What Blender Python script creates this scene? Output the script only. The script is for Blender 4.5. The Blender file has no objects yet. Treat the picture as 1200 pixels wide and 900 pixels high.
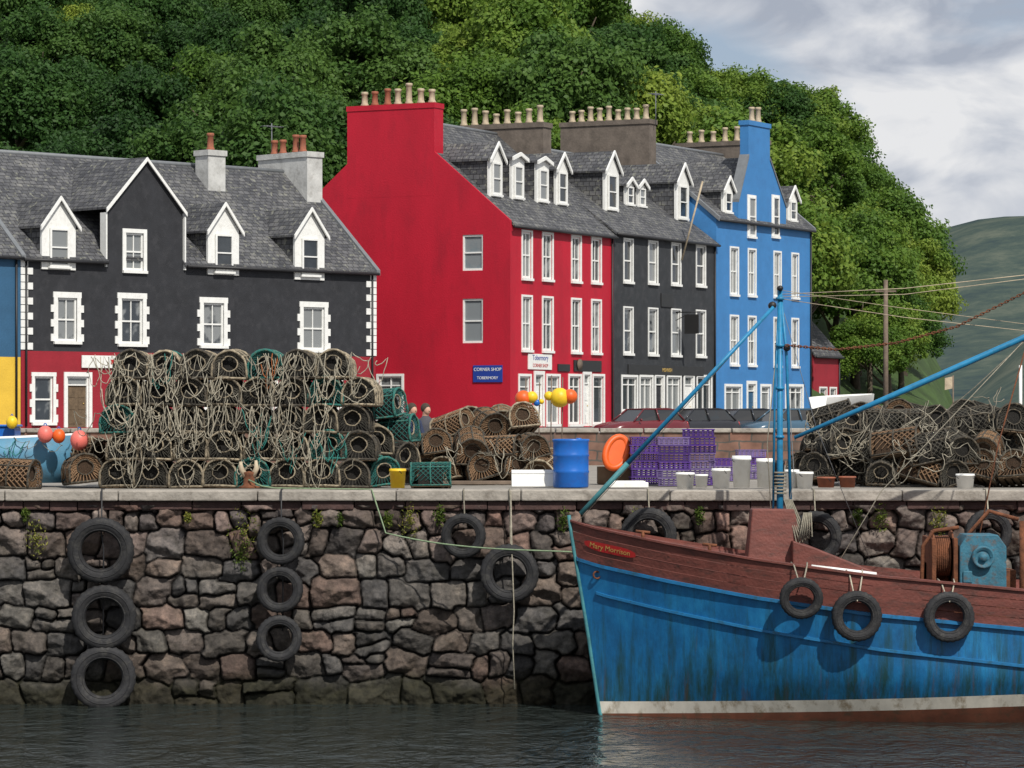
import bpy, math, random
import numpy as np
from mathutils import Vector, Matrix, noise
random.seed(7); np.random.seed(7)
F=3875.0; CZ=4.19; HY=490.0
QZ=3.12; RZ=3.75
S=bpy.context.scene
COL=S.collection
def PX(px,d): return (px-600)*d/F
def PZ(py,d): return CZ+(HY-py)*d/F
# ---------------------------------------------------------------- materials
def nt(name):
    m=bpy.data.materials.new(name); m.use_nodes=True
    t=m.node_tree; b=t.nodes['Principled BSDF']; return m,t,b
def N(t,ty,**k):
    n=t.nodes.new(ty)
    for a,v in k.items(): setattr(n,a,v)
    return n
def ramp(t,src,stops):
    r=t.nodes.new('ShaderNodeValToRGB'); e=r.color_ramp.elements
    while len(e)<len(stops): e.new(0.5)
    for i,(p,c) in enumerate(stops):
        e[i].position=p; e[i].color=(c if len(c)==4 else (*c,1))
    t.links.new(src,r.inputs[0]); return r
def mixc(t,a,b,f,mode='MIX'):
    m=t.nodes.new('ShaderNodeMix'); m.data_type='RGBA'; m.blend_type=mode
    for i,v in ((0,f),(6,a),(7,b)):
        if hasattr(v,'default_value') or hasattr(v,'is_linked'): t.links.new(v,m.inputs[i])
        else:
            m.inputs[i].default_value = v if i==0 else (*v,1)
    return m.outputs[2]
def pmat(name,col,rough=.6,var=.18,scale=3.0,bump=.0,metal=0,stretch=(1,1,1),dirt=None,dirtamt=.5,bscale=None,spec=.4,orand=0):
    m,t,b=nt(name)
    tc=N(t,'ShaderNodeTexCoord'); mp=N(t,'ShaderNodeMapping'); mp.inputs['Scale'].default_value=stretch
    t.links.new(tc.outputs['Object'],mp.inputs[0])
    n=N(t,'ShaderNodeTexNoise'); n.inputs['Scale'].default_value=scale; n.inputs['Detail'].default_value=6; n.inputs['Roughness'].default_value=.65
    t.links.new(mp.outputs[0],n.inputs['Vector'])
    lo=tuple(max(0,c*(1-var)) for c in col); hi=tuple(min(1,c*(1+var)) for c in col)
    r=ramp(t,n.outputs[0],[(.3,lo),(.7,hi)]); c=r.outputs[0]
    if dirt:
        n2=N(t,'ShaderNodeTexNoise'); n2.inputs['Scale'].default_value=scale*1.7; n2.inputs['Detail'].default_value=8; n2.inputs['Roughness'].default_value=.7
        mp2=N(t,'ShaderNodeMapping'); mp2.inputs['Location'].default_value=(7,3,1); mp2.inputs['Scale'].default_value=stretch
        t.links.new(tc.outputs['Object'],mp2.inputs[0]); t.links.new(mp2.outputs[0],n2.inputs['Vector'])
        r2=ramp(t,n2.outputs[0],[(.5,(0,0,0)),(.68,(dirtamt,)*3)])
        c=mixc(t,c,dirt,r2.outputs[0])
    if orand:
        oi=N(t,'ShaderNodeObjectInfo'); rr=ramp(t,oi.outputs['Random'],[(0,(1-orand,)*3),(1,(1,)*3)])
        c=mixc(t,c,rr.outputs[0],1.0,'MULTIPLY')
    t.links.new(c,b.inputs['Base Color'])
    b.inputs['Roughness'].default_value=rough; b.inputs['Metallic'].default_value=metal
    b.inputs['Specular IOR Level'].default_value=spec
    if bump:
        n3=N(t,'ShaderNodeTexNoise'); n3.inputs['Scale'].default_value=bscale or scale*6; n3.inputs['Detail'].default_value=5
        t.links.new(tc.outputs['Object'],n3.inputs['Vector'])
        bp=N(t,'ShaderNodeBump'); bp.inputs['Strength'].default_value=bump; bp.inputs['Distance'].default_value=.03
        t.links.new(n3.outputs[0],bp.inputs['Height']); t.links.new(bp.outputs[0],b.inputs['Normal'])
    return m
M={}
M['white']=pmat('white_paint',(.78,.78,.75),.5,.06,4,dirt=(.50,.48,.43),dirtamt=.35)
M['black']=pmat('black_render',(.024,.025,.029),.75,.25,1.2,bump=.25,dirt=(.05,.05,.055),bscale=20)
M['charcoal']=pmat('charcoal_render',(.03,.033,.037),.75,.25,1.2,bump=.25,dirt=(.07,.07,.075),bscale=20)
M['red']=pmat('red_render',(.44,.006,.024),.65,.12,.5,bump=.3,dirt=(.31,.006,.02),dirtamt=.6,bscale=14,stretch=(1,1,.4))
M['redband']=pmat('dull_red_render',(.27,.014,.025),.7,.15,.9,bump=.3,bscale=14)
M['blue']=pmat('blue_render',(.045,.195,.45),.65,.10,.8,bump=.3,dirt=(.04,.15,.36),bscale=14)
M['navyw']=pmat('slate_blue_render',(.03,.10,.19),.7,.12,.9,bump=.3,bscale=14)
M['yellow']=pmat('yellow_render',(.70,.45,.05),.7,.1,1,bump=.3,bscale=14)
M['cream']=pmat('cream_clay',(.45,.37,.26),.8,.25,3,dirt=(.15,.10,.07))
M['terra']=pmat('terracotta',(.30,.10,.055),.8,.25,3,dirt=(.1,.06,.05))
M['greyrender']=pmat('grey_harl',(.50,.50,.48),.85,.2,1.5,bump=.4,dirt=(.22,.21,.19))
M['brownstone']=pmat('brown_harl',(.14,.115,.095),.9,.3,1.5,bump=.5,dirt=(.07,.06,.05))
M['lead']=pmat('lead_grey',(.16,.17,.18),.55,.15,4)
M['gutter']=pmat('black_iron',(.02,.02,.022),.5,.2,4)
M['coping']=pmat('concrete_coping',(.33,.30,.26),.9,.28,2.2,bump=.6,dirt=(.13,.11,.09),dirtamt=.7)
M['deck']=pmat('quay_concrete',(.25,.23,.20),.9,.2,1.0,bump=.4,dirt=(.13,.115,.10))
M['asphalt']=pmat('asphalt',(.06,.06,.062),.9,.2,1.5,bump=.3)
M['pave']=pmat('paving',(.20,.19,.18),.9,.2,1.5,bump=.3)
M['soil']=pmat('hill_undergrowth',(.035,.065,.014),.95,.5,.3,bump=.5)
M['kerbred']=pmat('red_sandstone_band',(.075,.042,.037),.9,.35,3,bump=.6,dirt=(.04,.03,.03))
M['rubber']=pmat('weathered_rubber',(.022,.022,.024),.75,.35,6,bump=.3,dirt=(.09,.085,.075),dirtamt=.5,orand=.3)
M['rope']=pmat('pale_rope',(.44,.40,.31),.9,.3,20,bump=.5,orand=.6)
M['ropeteal']=pmat('teal_rope',(.03,.20,.17),.85,.3,20,orand=.3)
M['ropeor']=pmat('orange_rope',(.5,.16,.05),.85,.3,20,orand=.3)
M['ropegreen']=pmat('green_rope',(.20,.27,.16),.85,.3,20)
M['netblk']=pmat('dark_netting',(.085,.078,.062),.9,.6,30,orand=.6)
M['shadefill']=pmat('creel_inner_shade',(.024,.022,.019),.95,.6,60,bump=.8)  # near-black solid fill standing in for the shade inside creels
M['shadefillbr']=pmat('brown_creel_inner_shade',(.075,.045,.026),.95,.6,60,bump=.8,orand=.3)  # darkened brown fill, for net density and painted inner shade
M['nettan']=pmat('tan_netting',(.24,.145,.08),.9,.4,12,orand=.5)
M['nettea']=pmat('teal_netting',(.02,.13,.115),.85,.3,12,orand=.3)
M['frametan']=pmat('creel_frame_tan',(.36,.30,.21),.9,.5,11,dirt=(.05,.045,.035),dirtamt=.85,orand=.45,bump=.6)
M['framedk']=pmat('creel_frame_dark',(.065,.057,.045),.9,.5,11,dirt=(.26,.21,.14),dirtamt=.7,orand=.3,bump=.6)
M['frametea']=pmat('creel_frame_teal',(.02,.14,.12),.85,.4,11,dirt=(.2,.17,.11),dirtamt=.8,bump=.6)
M['wood']=pmat('wet_wood',(.13,.09,.055),.9,.3,6)
M['rust']=pmat('rust',(.15,.055,.025),.9,.45,7,bump=.4,dirt=(.05,.025,.02))
M['bbrown']=pmat('boat_brown_paint',(.15,.045,.034),.65,.3,4,bump=.3,dirt=(.06,.030,.024),dirtamt=.9,stretch=(.5,1,1.6))
M['boatblue2']=pmat('spar_blue_paint',(.015,.19,.37),.45,.2,4,dirt=(.02,.09,.14),dirtamt=.6)
M['winchblue']=pmat('worn_blue_paint',(.035,.14,.20),.7,.3,5,bump=.3,dirt=(.12,.06,.03),dirtamt=.85)
M['hullblue2']=pmat('strake_blue_paint',(.010,.13,.30),.5,.25,4,dirt=(.02,.06,.06),dirtamt=.8)
M['teal']=pmat('spar_teal_paint',(.05,.20,.22),.6,.25,4,dirt=(.03,.08,.09))
M['bluebar']=pmat('blue_plastic',(.01,.12,.46),.35,.1,3,dirt=(.03,.08,.3))
M['paleblue']=pmat('pale_blue_hull',(.09,.25,.38),.5,.15,3,dirt=(.12,.16,.18),dirtamt=.6)
M['yelpl']=pmat('yellow_plastic',(.75,.50,.02),.45,.1,3,dirt=(.6,.28,.03))
M['purple']=pmat('purple_plastic',(.085,.03,.23),.5,.2,4,dirt=(.14,.11,.2),orand=.5)
M['lilac']=pmat('lilac_plastic',(.17,.12,.29),.5,.2,4,dirt=(.2,.18,.24),orand=.4)
M['whpl']=pmat('white_plastic',(.82,.82,.79),.45,.06,3,dirt=(.6,.57,.50),dirtamt=.4)
M['orange']=pmat('orange_plastic',(.72,.11,.015),.45,.12,3,dirt=(.4,.09,.03))
M['pink']=pmat('pink_buoy',(.72,.16,.13),.45,.12,3,dirt=(.5,.22,.18))
M['chrome']=pmat('alloy',(.4,.4,.42),.3,.1,5,metal=.8)
M['tlight']=pmat('red_lens',(.4,.01,.01),.2,.1,3)
M['hlight']=pmat('clear_lens',(.7,.7,.7),.1,.05,3)
M['skin']=pmat('skin',(.50,.28,.20),.6,.08,5)
M['hair']=pmat('dark_hair',(.05,.035,.025),.8,.3,30)
M['navy']=pmat('navy_cloth',(.02,.03,.07),.85,.2,5)
M['greycl']=pmat('grey_cloth',(.06,.06,.07),.85,.2,5)
M['signblue']=pmat('sign_blue',(.02,.05,.28),.4,.05,3)
M['signblack']=pmat('sign_black',(.02,.02,.02),.4,.1,3)
M['gold']=pmat('gold_letters',(.50,.34,.10),.5,.05,3)
M['signred']=pmat('sign_red',(.42,.02,.02),.5,.05,3)
M['pole']=pmat('weathered_pole',(.16,.12,.09),.9,.3,4)
M['bark']=pmat('bark',(.09,.07,.05),.95,.3,3,bump=.5)
def glassmat(name,base,hi):
    m,t,b=nt(name)
    oi=N(t,'ShaderNodeObjectInfo')
    tc=N(t,'ShaderNodeTexCoord'); n=N(t,'ShaderNodeTexNoise'); n.inputs['Scale'].default_value=1.6
    t.links.new(tc.outputs['Object'],n.inputs['Vector'])
    ad=N(t,'ShaderNodeMath',operation='ADD'); t.links.new(oi.outputs['Random'],ad.inputs[0]); t.links.new(n.outputs[0],ad.inputs[1])
    r=ramp(t,ad.outputs[0],[(.55,base),(.9,tuple(c*1.8 for c in base)),(1.12,hi)])
    t.links.new(r.outputs[0],b.inputs['Base Color']); b.inputs['Roughness'].default_value=.06
    b.inputs['Specular IOR Level'].default_value=.8
    return m
M['glass']=glassmat('window_glass',(.022,.026,.03),(.20,.21,.21))
M['glasspale']=glassmat('pale_window_glass',(.10,.12,.13),(.22,.24,.25))
M['carglass']=glassmat('car_glass',(.015,.018,.02),(.03,.03,.03))
def slate(name,a,b_,mort):
    m,t,b=nt(name)
    uv=N(t,'ShaderNodeUVMap'); br=N(t,'ShaderNodeTexBrick')
    br.inputs['Scale'].default_value=1; br.inputs['Brick Width'].default_value=.34; br.inputs['Row Height'].default_value=.24
    br.inputs['Mortar Size'].default_value=.018; br.inputs['Color1'].default_value=(*a,1); br.inputs['Color2'].default_value=(*b_,1); br.inputs['Mortar'].default_value=(*mort,1)
    t.links.new(uv.outputs[0],br.inputs['Vector'])
    tc=N(t,'ShaderNodeTexCoord'); n=N(t,'ShaderNodeTexNoise'); n.inputs['Scale'].default_value=.9; n.inputs['Detail'].default_value=8; n.inputs['Roughness'].default_value=.75
    t.links.new(tc.outputs['Object'],n.inputs['Vector'])
    r=ramp(t,n.outputs[0],[(.3,(.55,.55,.57)),(.52,(1,1,1)),(.7,(1.8,1.75,1.55))])
    c=mixc(t,br.outputs[0],r.outputs[0],1.0,'MULTIPLY')
    n2=N(t,'ShaderNodeTexNoise'); n2.inputs['Scale'].default_value=5; n2.inputs['Detail'].default_value=4
    t.links.new(tc.outputs['Object'],n2.inputs['Vector'])
    r2=ramp(t,n2.outputs[0],[(.58,(0,0,0)),(.68,(.6,.6,.6))])
    c=mixc(t,c,(.24,.24,.19),r2.outputs[0])
    t.links.new(c,b.inputs['Base Color']); b.inputs['Roughness'].default_value=.7
    bp=N(t,'ShaderNodeBump'); bp.inputs['Strength'].default_value=.6; bp.inputs['Distance'].default_value=.03
    t.links.new(br.outputs[1],bp.inputs['Height']); bp.invert=True; t.links.new(bp.outputs[0],b.inputs['Normal'])
    return m
M['slate']=slate('slate',(.048,.050,.057),(.11,.11,.115),(.018,.018,.02))
def hullmat():
    m,t,b=nt('hull_blue_paint')
    tc=N(t,'ShaderNodeTexCoord')
    mp=N(t,'ShaderNodeMapping'); mp.inputs['Scale'].default_value=(1.6,1,.8); t.links.new(tc.outputs['Object'],mp.inputs[0])
    n=N(t,'ShaderNodeTexNoise'); n.inputs['Scale'].default_value=1.5; n.inputs['Detail'].default_value=9; n.inputs['Roughness'].default_value=.72
    t.links.new(mp.outputs[0],n.inputs['Vector'])
    r=ramp(t,n.outputs[0],[(.3,(.004,.075,.19)),(.5,(.006,.130,.32)),(.7,(.015,.20,.42))])
    sep=N(t,'ShaderNodeSeparateXYZ'); t.links.new(tc.outputs['Object'],sep.inputs[0])
    mr=N(t,'ShaderNodeMapRange'); mr.inputs[1].default_value=1.7; mr.inputs[2].default_value=.2; mr.inputs[3].default_value=-.07; mr.inputs[4].default_value=.10
    t.links.new(sep.outputs[2],mr.inputs[0])
    def streak(loc,sx,sc,vz,lo,hi,mx):
        n2=N(t,'ShaderNodeTexNoise'); n2.inputs['Scale'].default_value=sc; n2.inputs['Detail'].default_value=12; n2.inputs['Roughness'].default_value=.75
        mp2=N(t,'ShaderNodeMapping'); mp2.inputs['Scale'].default_value=(sx,1,vz); mp2.inputs['Location'].default_value=loc; t.links.new(tc.outputs['Object'],mp2.inputs[0]); t.links.new(mp2.outputs[0],n2.inputs['Vector'])
        ad=N(t,'ShaderNodeMath',operation='ADD'); t.links.new(n2.outputs[0],ad.inputs[0]); t.links.new(mr.outputs[0],ad.inputs[1])
        return ramp(t,ad.outputs[0],[(lo,(0,0,0)),(hi,(mx,mx,mx))])
    c=mixc(t,r.outputs[0],(.010,.045,.032),streak((3,2,8),3.2,1.6,.28,.47,.66,.9).outputs[0])
    c=mixc(t,c,(.085,.042,.020),streak((9,5,1),5,2.0,.28,.60,.74,.6).outputs[0])
    t.links.new(c,b.inputs['Base Color']); b.inputs['Roughness'].default_value=.5
    bp=N(t,'ShaderNodeBump'); bp.inputs['Strength'].default_value=.35; bp.inputs['Distance'].default_value=.03
    t.links.new(n.outputs[0],bp.inputs['Height']); t.links.new(bp.outputs[0],b.inputs['Normal'])
    return m
M['bblue']=hullmat()
M['bwhite']=pmat('boot_stripe_white',(.60,.56,.48),.6,.2,3,dirt=(.20,.14,.07),dirtamt=.9,stretch=(1,1,.5))
M['antifoul']=pmat('antifoul_red',(.16,.055,.03),.8,.35,3,dirt=(.05,.05,.03),dirtamt=.8)
def leafmat(name,c0,c1,c2):
    m,t,b=nt(name)
    at=N(t,'ShaderNodeAttribute'); at.attribute_name='lc'
    oi=N(t,'ShaderNodeObjectInfo')
    mu=N(t,'ShaderNodeMath',operation='MULTIPLY_ADD'); t.links.new(oi.outputs['Random'],mu.inputs[0]); mu.inputs[1].default_value=.6; t.links.new(at.outputs['Fac'],mu.inputs[2])
    r=ramp(t,mu.outputs[0],[(.1,c0),(.55,c1),(1.0,c2)])
    t.links.new(r.outputs[0],b.inputs['Base Color']); b.inputs['Roughness'].default_value=.55
    b.inputs['Specular IOR Level'].default_value=.2
    tr=N(t,'ShaderNodeBsdfTranslucent'); t.links.new(r.outputs[0],tr.inputs[0])
    mx=N(t,'ShaderNodeMixShader'); mx.inputs[0].default_value=.40
    t.links.new(b.outputs[0],mx.inputs[1]); t.links.new(tr.outputs[0],mx.inputs[2])
    t.links.new(mx.outputs[0],t.nodes['Material Output'].inputs[0])
    return m
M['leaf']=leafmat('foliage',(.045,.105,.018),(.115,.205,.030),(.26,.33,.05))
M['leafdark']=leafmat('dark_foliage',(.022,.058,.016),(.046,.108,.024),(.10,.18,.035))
M['leaf2']=leafmat('weed_leaves',(.05,.09,.015),(.12,.17,.03),(.30,.28,.06))
# ---------------------------------------------------------------- mesh builder
class MB:
    def __init__(s): s.v=[];s.f=[];s.m=[];s.sm=[]
    def add(s,vs,fs,mi=0,sm=False):
        o=len(s.v); s.v.extend([tuple(v) for v in vs])
        for f in fs: s.f.append(tuple(i+o for i in f)); s.m.append(mi); s.sm.append(sm)
    def quad(s,a,b,c,d,mi=0): s.add([a,b,c,d],[(0,1,2,3)],mi)
    def box(s,x0,x1,y0,y1,z0,z1,mi=0,mat=None):
        vs=[(x,y,z) for z in(z0,z1) for y in(y0,y1) for x in(x0,x1)]
        if mat is not None: vs=[mat@Vector(v) for v in vs]
        s.add(vs,[(0,2,3,1),(4,5,7,6),(0,1,5,4),(2,6,7,3),(0,4,6,2),(1,3,7,5)],mi)
    def prism(s,poly,vec,mi=0):
        n=len(poly); vec=Vector(vec); a=[Vector(p) for p in poly]; b=[p+vec for p in a]
        s.add(a+b,[tuple(range(n))[::-1],tuple(range(n,2*n))]+[(i,(i+1)%n,n+(i+1)%n,n+i) for i in range(n)],mi)
    def tube(s,pts,r,n=6,mi=0,closed=False,cap=True,sm=True):
        pts=[Vector(p) for p in pts]; k=len(pts)
        rs=r if hasattr(r,'__len__') else [r]*k
        vs=[];up=None
        for i,p in enumerate(pts):
            if closed: d=pts[(i+1)%k]-pts[i-1]
            else: d=pts[min(i+1,k-1)]-pts[max(i-1,0)]
            if d.length<1e-9: d=Vector((0,0,1))
            d.normalize()
            if up is None:
                up=Vector((0,0,1)) if abs(d.z)<.9 else Vector((1,0,0))
            a=up-d*up.dot(d)
            if a.length<1e-4: a=d.orthogonal()
            a.normalize(); b=d.cross(a); up=a
            for j in range(n):
                t=2*math.pi*j/n; vs.append(p+(a*math.cos(t)+b*math.sin(t))*rs[i])
        fs=[]
        for i in range(k if closed else k-1):
            for j in range(n):
                i2=(i+1)%k; fs.append((i*n+j,i*n+(j+1)%n,i2*n+(j+1)%n,i2*n+j))
        if cap and not closed: fs+= [tuple(range(n))[::-1],tuple(range((k-1)*n,k*n))]
        s.add(vs,fs,mi,sm)
    def cyl(s,a,b,r0,r1=None,n=12,mi=0,sm=True): s.tube([a,b],[r0,r0 if r1 is None else r1],n,mi,sm=sm)
    def lathe(s,prof,n=24,mi=0,mat=None,close=False,rmod=None,sm=True):
        vs=[];k=len(prof)
        for i in range(n):
            t=2*math.pi*i/n
            for (r,z) in prof:
                rr=r if rmod is None else rmod(r,z,i)
                v=Vector((rr*math.cos(t),rr*math.sin(t),z)); vs.append(mat@v if mat is not None else v)
        fs=[]
        for i in range(n):
            for j in range(k if close else k-1):
                j2=(j+1)%k; i2=(i+1)%n
                fs.append((i*k+j,i2*k+j,i2*k+j2,i*k+j2))
        s.add(vs,fs,mi,sm)
    def sphere(s,c,r,mi=0,n=14,k=9,sc=(1,1,1)):
        prof=[(max(1e-4,math.sin(math.pi*i/k))*r,-math.cos(math.pi*i/k)*r) for i in range(k+1)]
        s.lathe(prof,n,mi,Matrix.Translation(c)@Matrix.Diagonal((*sc,1)))
    def mesh(s,name,mats,uv=False):
        me=bpy.data.meshes.new(name); me.from_pydata(s.v,[],s.f)
        for m in mats: me.materials.append(m)
        me.polygons.foreach_set('material_index',s.m); me.polygons.foreach_set('use_smooth',s.sm)
        if uv:
            ul=me.uv_layers.new(name='UVMap'); up=Vector((0,0,1))
            for p in me.polygons:
                n=p.normal; t=up.cross(n)
                t=Vector((1,0,0)) if t.length<1e-3 else t.normalized()
                b=n.cross(t)
                for li in p.loop_indices:
                    co=me.vertices[me.loops[li].vertex_index].co; ul.data[li].uv=(co.dot(t),co.dot(b))
        me.update(); return me
def put(name,data,parent=None,loc=(0,0,0),rot=(0,0,0),sc=(1,1,1),**kw):
    o=bpy.data.objects.new(name,data); COL.objects.link(o); o.location=loc; o.rotation_euler=rot; o.scale=sc
    if parent: o.parent=parent
    for k,v in kw.items(): o[k]=v
    return o
def bevel(o,w,seg=2):
    m=o.modifiers.new('bevel','BEVEL'); m.width=w; m.segments=seg; m.limit_method='ANGLE'; return o
def mk(mb,name,mats,parent=None,loc=(0,0,0),rot=(0,0,0),uv=False,bev=0,**kw):
    o=put(name,mb.mesh(name,mats,uv),parent,loc,rot,**kw)
    if bev: bevel(o,bev)
    return o
def textmesh(s,size,mat,ext=.01,shear=0,align='CENTER'):
    c=bpy.data.curves.new('lettering','FONT'); c.body=s; c.size=size; c.extrude=ext; c.align_x=align; c.align_y='CENTER'; c.shear=shear
    o=bpy.data.objects.new('t',c); COL.objects.link(o)
    dg=bpy.context.evaluated_depsgraph_get(); me=bpy.data.meshes.new_from_object(o.evaluated_get(dg))
    me.materials.clear(); me.materials.append(mat)
    bpy.data.objects.remove(o); return me
def text(s,size,mat,parent,name,loc,rot,ext=.01,shear=0):
    return put(name,textmesh(s,size,mat,ext,shear),parent,loc,rot)
# ---------------------------------------------------------------- camera, light, world
cam=bpy.data.cameras.new('camera'); co=put('camera',cam,None,(0,0,CZ),(math.radians(90),0,0))
cam.sensor_width=36; cam.lens=36*F/1200; cam.shift_y=40/1200; cam.clip_end=9000; cam.clip_start=1
S.camera=co
S.view_settings.view_transform='Standard'; S.view_settings.look='None'; S.view_settings.exposure=0
sd=Vector((.42,-.91,0)).normalized(); EL=math.radians(47)
sv=Vector((sd.x*math.cos(EL),sd.y*math.cos(EL),math.sin(EL)))
sun=bpy.data.lights.new('sun','SUN'); sun.energy=4.3; sun.angle=math.radians(.6); sun.color=(1,.955,.88)
so=put('sun',sun); so.rotation_euler=sv.to_track_quat('Z','Y').to_euler()
w=bpy.data.worlds.new('World'); S.world=w; w.use_nodes=True; t=w.node_tree
bg=t.nodes['Background']; bg.inputs[1].default_value=.1
sky=N(t,'ShaderNodeTexSky'); sky.sky_type='NISHITA'; sky.sun_disc=False; sky.sun_elevation=EL; sky.sun_rotation=math.atan2(sd.x,sd.y)
tc=N(t,'ShaderNodeTexCoord'); mp=N(t,'ShaderNodeMapping'); mp.inputs['Scale'].default_value=(1,1,2.2); mp.inputs['Location'].default_value=(.35,.2,.13)
t.links.new(tc.outputs['Generated'],mp.inputs[0])
n=N(t,'ShaderNodeTexNoise'); n.inputs['Scale'].default_value=9; n.inputs['Detail'].default_value=9; n.inputs['Roughness'].default_value=.55; n.inputs['Distortion'].default_value=.3
t.links.new(mp.outputs[0],n.inputs['Vector'])
n2=N(t,'ShaderNodeTexNoise'); n2.inputs['Scale'].default_value=20; n2.inputs['Detail'].default_value=9; n2.inputs['Distortion'].default_value=.5; t.links.new(mp.outputs[0],n2.inputs['Vector'])
cc=ramp(t,n2.outputs[0],[(.38,(3.9,4.3,5.1)),(.48,(5.7,6.0,6.6)),(.60,(8.0,8.05,8.2))])
fr=ramp(t,n.outputs[0],[(.36,(0,0,0)),(.48,(1,1,1))])
skd=mixc(t,sky.outputs[0],(3.6,4.4,5.7),.75)
t.links.new(mixc(t,skd,cc.outputs[0],fr.outputs[0]),bg.inputs[0])
# ---------------------------------------------------------------- water, quay, ground
mb=MB(); mb.quad((-3000,-200,0),(3000,-200,0),(3000,6000,0),(-3000,6000,0))
m,t,b=nt('sea_water'); b.inputs['Base Color'].default_value=(.022,.028,.026,1); b.inputs['Roughness'].default_value=.05; b.inputs['IOR'].default_value=1.33
tc=N(t,'ShaderNodeTexCoord')
def wn(sc,st,dist,prev=None):
    mp=N(t,'ShaderNodeMapping'); mp.inputs['Scale'].default_value=sc; t.links.new(tc.outputs['Object'],mp.inputs[0])
    n=N(t,'ShaderNodeTexNoise'); n.inputs['Scale'].default_value=1; n.inputs['Detail'].default_value=4; n.inputs['Distortion'].default_value=.8
    t.links.new(mp.outputs[0],n.inputs['Vector'])
    bp=N(t,'ShaderNodeBump'); bp.inputs['Strength'].default_value=st; bp.inputs['Distance'].default_value=dist
    t.links.new(n.outputs[0],bp.inputs['Height'])
    if prev: t.links.new(prev.outputs[0],bp.inputs['Normal'])
    return bp
p=wn((1.2,.7,1),1,.36); p=wn((4.2,2.4,1),1,.13,p); p=wn((13,8,1),1,.022,p)
t.links.new(p.outputs[0],b.inputs['Normal'])
mk(mb,'water',[m],kind='structure')
mb=MB(); mb.box(-60,60,48.9,75,-2,QZ); mk(mb,'quay',[M['deck']],kind='structure')
GZ=3.13
mb=MB(); mb.box(-120,34,75.4,240,-2,GZ)
mb.add([(34,75.4,GZ),(34,240,GZ),(60,300,GZ),(200,300,GZ),(120,75.4,GZ)],[(0,4,3,2,1)])
mk(mb,'ground',[M['pave']],kind='structure')
def ribbon(name,pts,w0,w1,z,mat,skirt=False):
    mb=MB(); vs=[]
    for i,(x,y) in enumerate(pts):
        a=Vector(pts[max(0,i-1)]); c=Vector(pts[min(len(pts)-1,i+1)]); d=(c-a).normalized(); n=Vector((d.y,-d.x))
        vs+= [(x+n.x*w0,y+n.y*w0,z),(x+n.x*w1,y+n.y*w1,z),(x+n.x*w1,y+n.y*w1,GZ-.3),(x+n.x*w0,y+n.y*w0,GZ-.3)]
    fs=[]
    for i in range(len(pts)-1):
        a,b=4*i,4*i+4
        fs+=[(a,a+1,b+1,b),(a+1,a+2,b+2,b+1)]
    mb.add(vs,fs); return mk(mb,name,[mat],kind='structure')
line=[(-60,96),(-35,121),(-20.2,136),(-6.2,150),(-.1,155),(5.07,165.1),(10.9,177),(17,188),(24,202),(34,225),(60,300)]
ribbon('road',line,2.5,7.0,RZ-.10,M['asphalt'])
ribbon('pavement',line,-1,2.5,RZ,M['pave'])
Spts=[(-400,-90),(560,-90),(700,-60),(745,-18),(780,14),(810,34),(835,44),(870,52),(920,54),(955,72),(985,108),(1005,148),(1040,180),(1075,215),(1105,265),(1120,400),(1140,478),(1400,485)]
def Sil(px): return float(np.interp(px,[a for a,_ in Spts],[b for _,b in Spts]))
def hz(x,y):
    px=600+F*x/y
    zb=max(3.2,PZ(Sil(px),290)-12.5)
    y0=182 if px<900 else 182+min(1,(px-900)/100)*25
    t=min(1,max(0,(y-y0)/(292-y0))); t=t**.85
    return 3.05+(zb-3.05)*t
vs=[];nx,ny=90,40
xs=np.linspace(-90,75,nx); ys=np.linspace(176,340,ny)
for y in ys:
    for x in xs: vs.append((x,y,hz(x,y)+noise.noise(Vector((x*.08,y*.08,0)))*1.0*min(1,(y-176)/20)-.15))
mb=MB(); mb.add(vs,[(j*nx+i,j*nx+i+1,(j+1)*nx+i+1,(j+1)*nx+i) for j in range(ny-1) for i in range(nx-1)],0,True)
mk(mb,'hill',[M['soil']],kind='structure')
nx,ny=110,50; vs=[]
for j in range(ny):
    y=800+j*45
    for i in range(nx):
        x=-100+i*16
        px=600+F*x/y
        r1=np.interp(px,[600,1000,1105,1150,1200,1400],[200,110,119,128,132,150])*math.exp(-((y-2100)/520)**2)
        r2=34*math.exp(-((y-1000)/160)**2)*min(1,max(0,(px-1080)/140))
        z=max(r1,r2)+noise.fractal(Vector((x*.006,y*.006,1)),1,2,5)*9*min(1,(r1+r2)/40)
        vs.append((x,y,z-1))
mb=MB(); mb.add(vs,[(j*nx+i,j*nx+i+1,(j+1)*nx+i+1,(j+1)*nx+i) for j in range(ny-1) for i in range(nx-1)],0,True)
m,t,b=nt('hazy_moorland'); tc=N(t,'ShaderNodeTexCoord')
n=N(t,'ShaderNodeTexNoise'); n.inputs['Scale'].default_value=.016; n.inputs['Detail'].default_value=12; n.inputs['Roughness'].default_value=.75; t.links.new(tc.outputs['Object'],n.inputs['Vector'])
r=ramp(t,n.outputs[0],[(.36,(.034,.052,.060)),(.5,(.060,.082,.072)),(.64,(.11,.125,.10))]); t.links.new(r.outputs[0],b.inputs['Base Color']); b.inputs['Roughness'].default_value=1  # bluish distance haze is mixed into the heath colours
b.inputs['Specular IOR Level'].default_value=0
mk(mb,'far_hill',[m],kind='structure')
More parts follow.
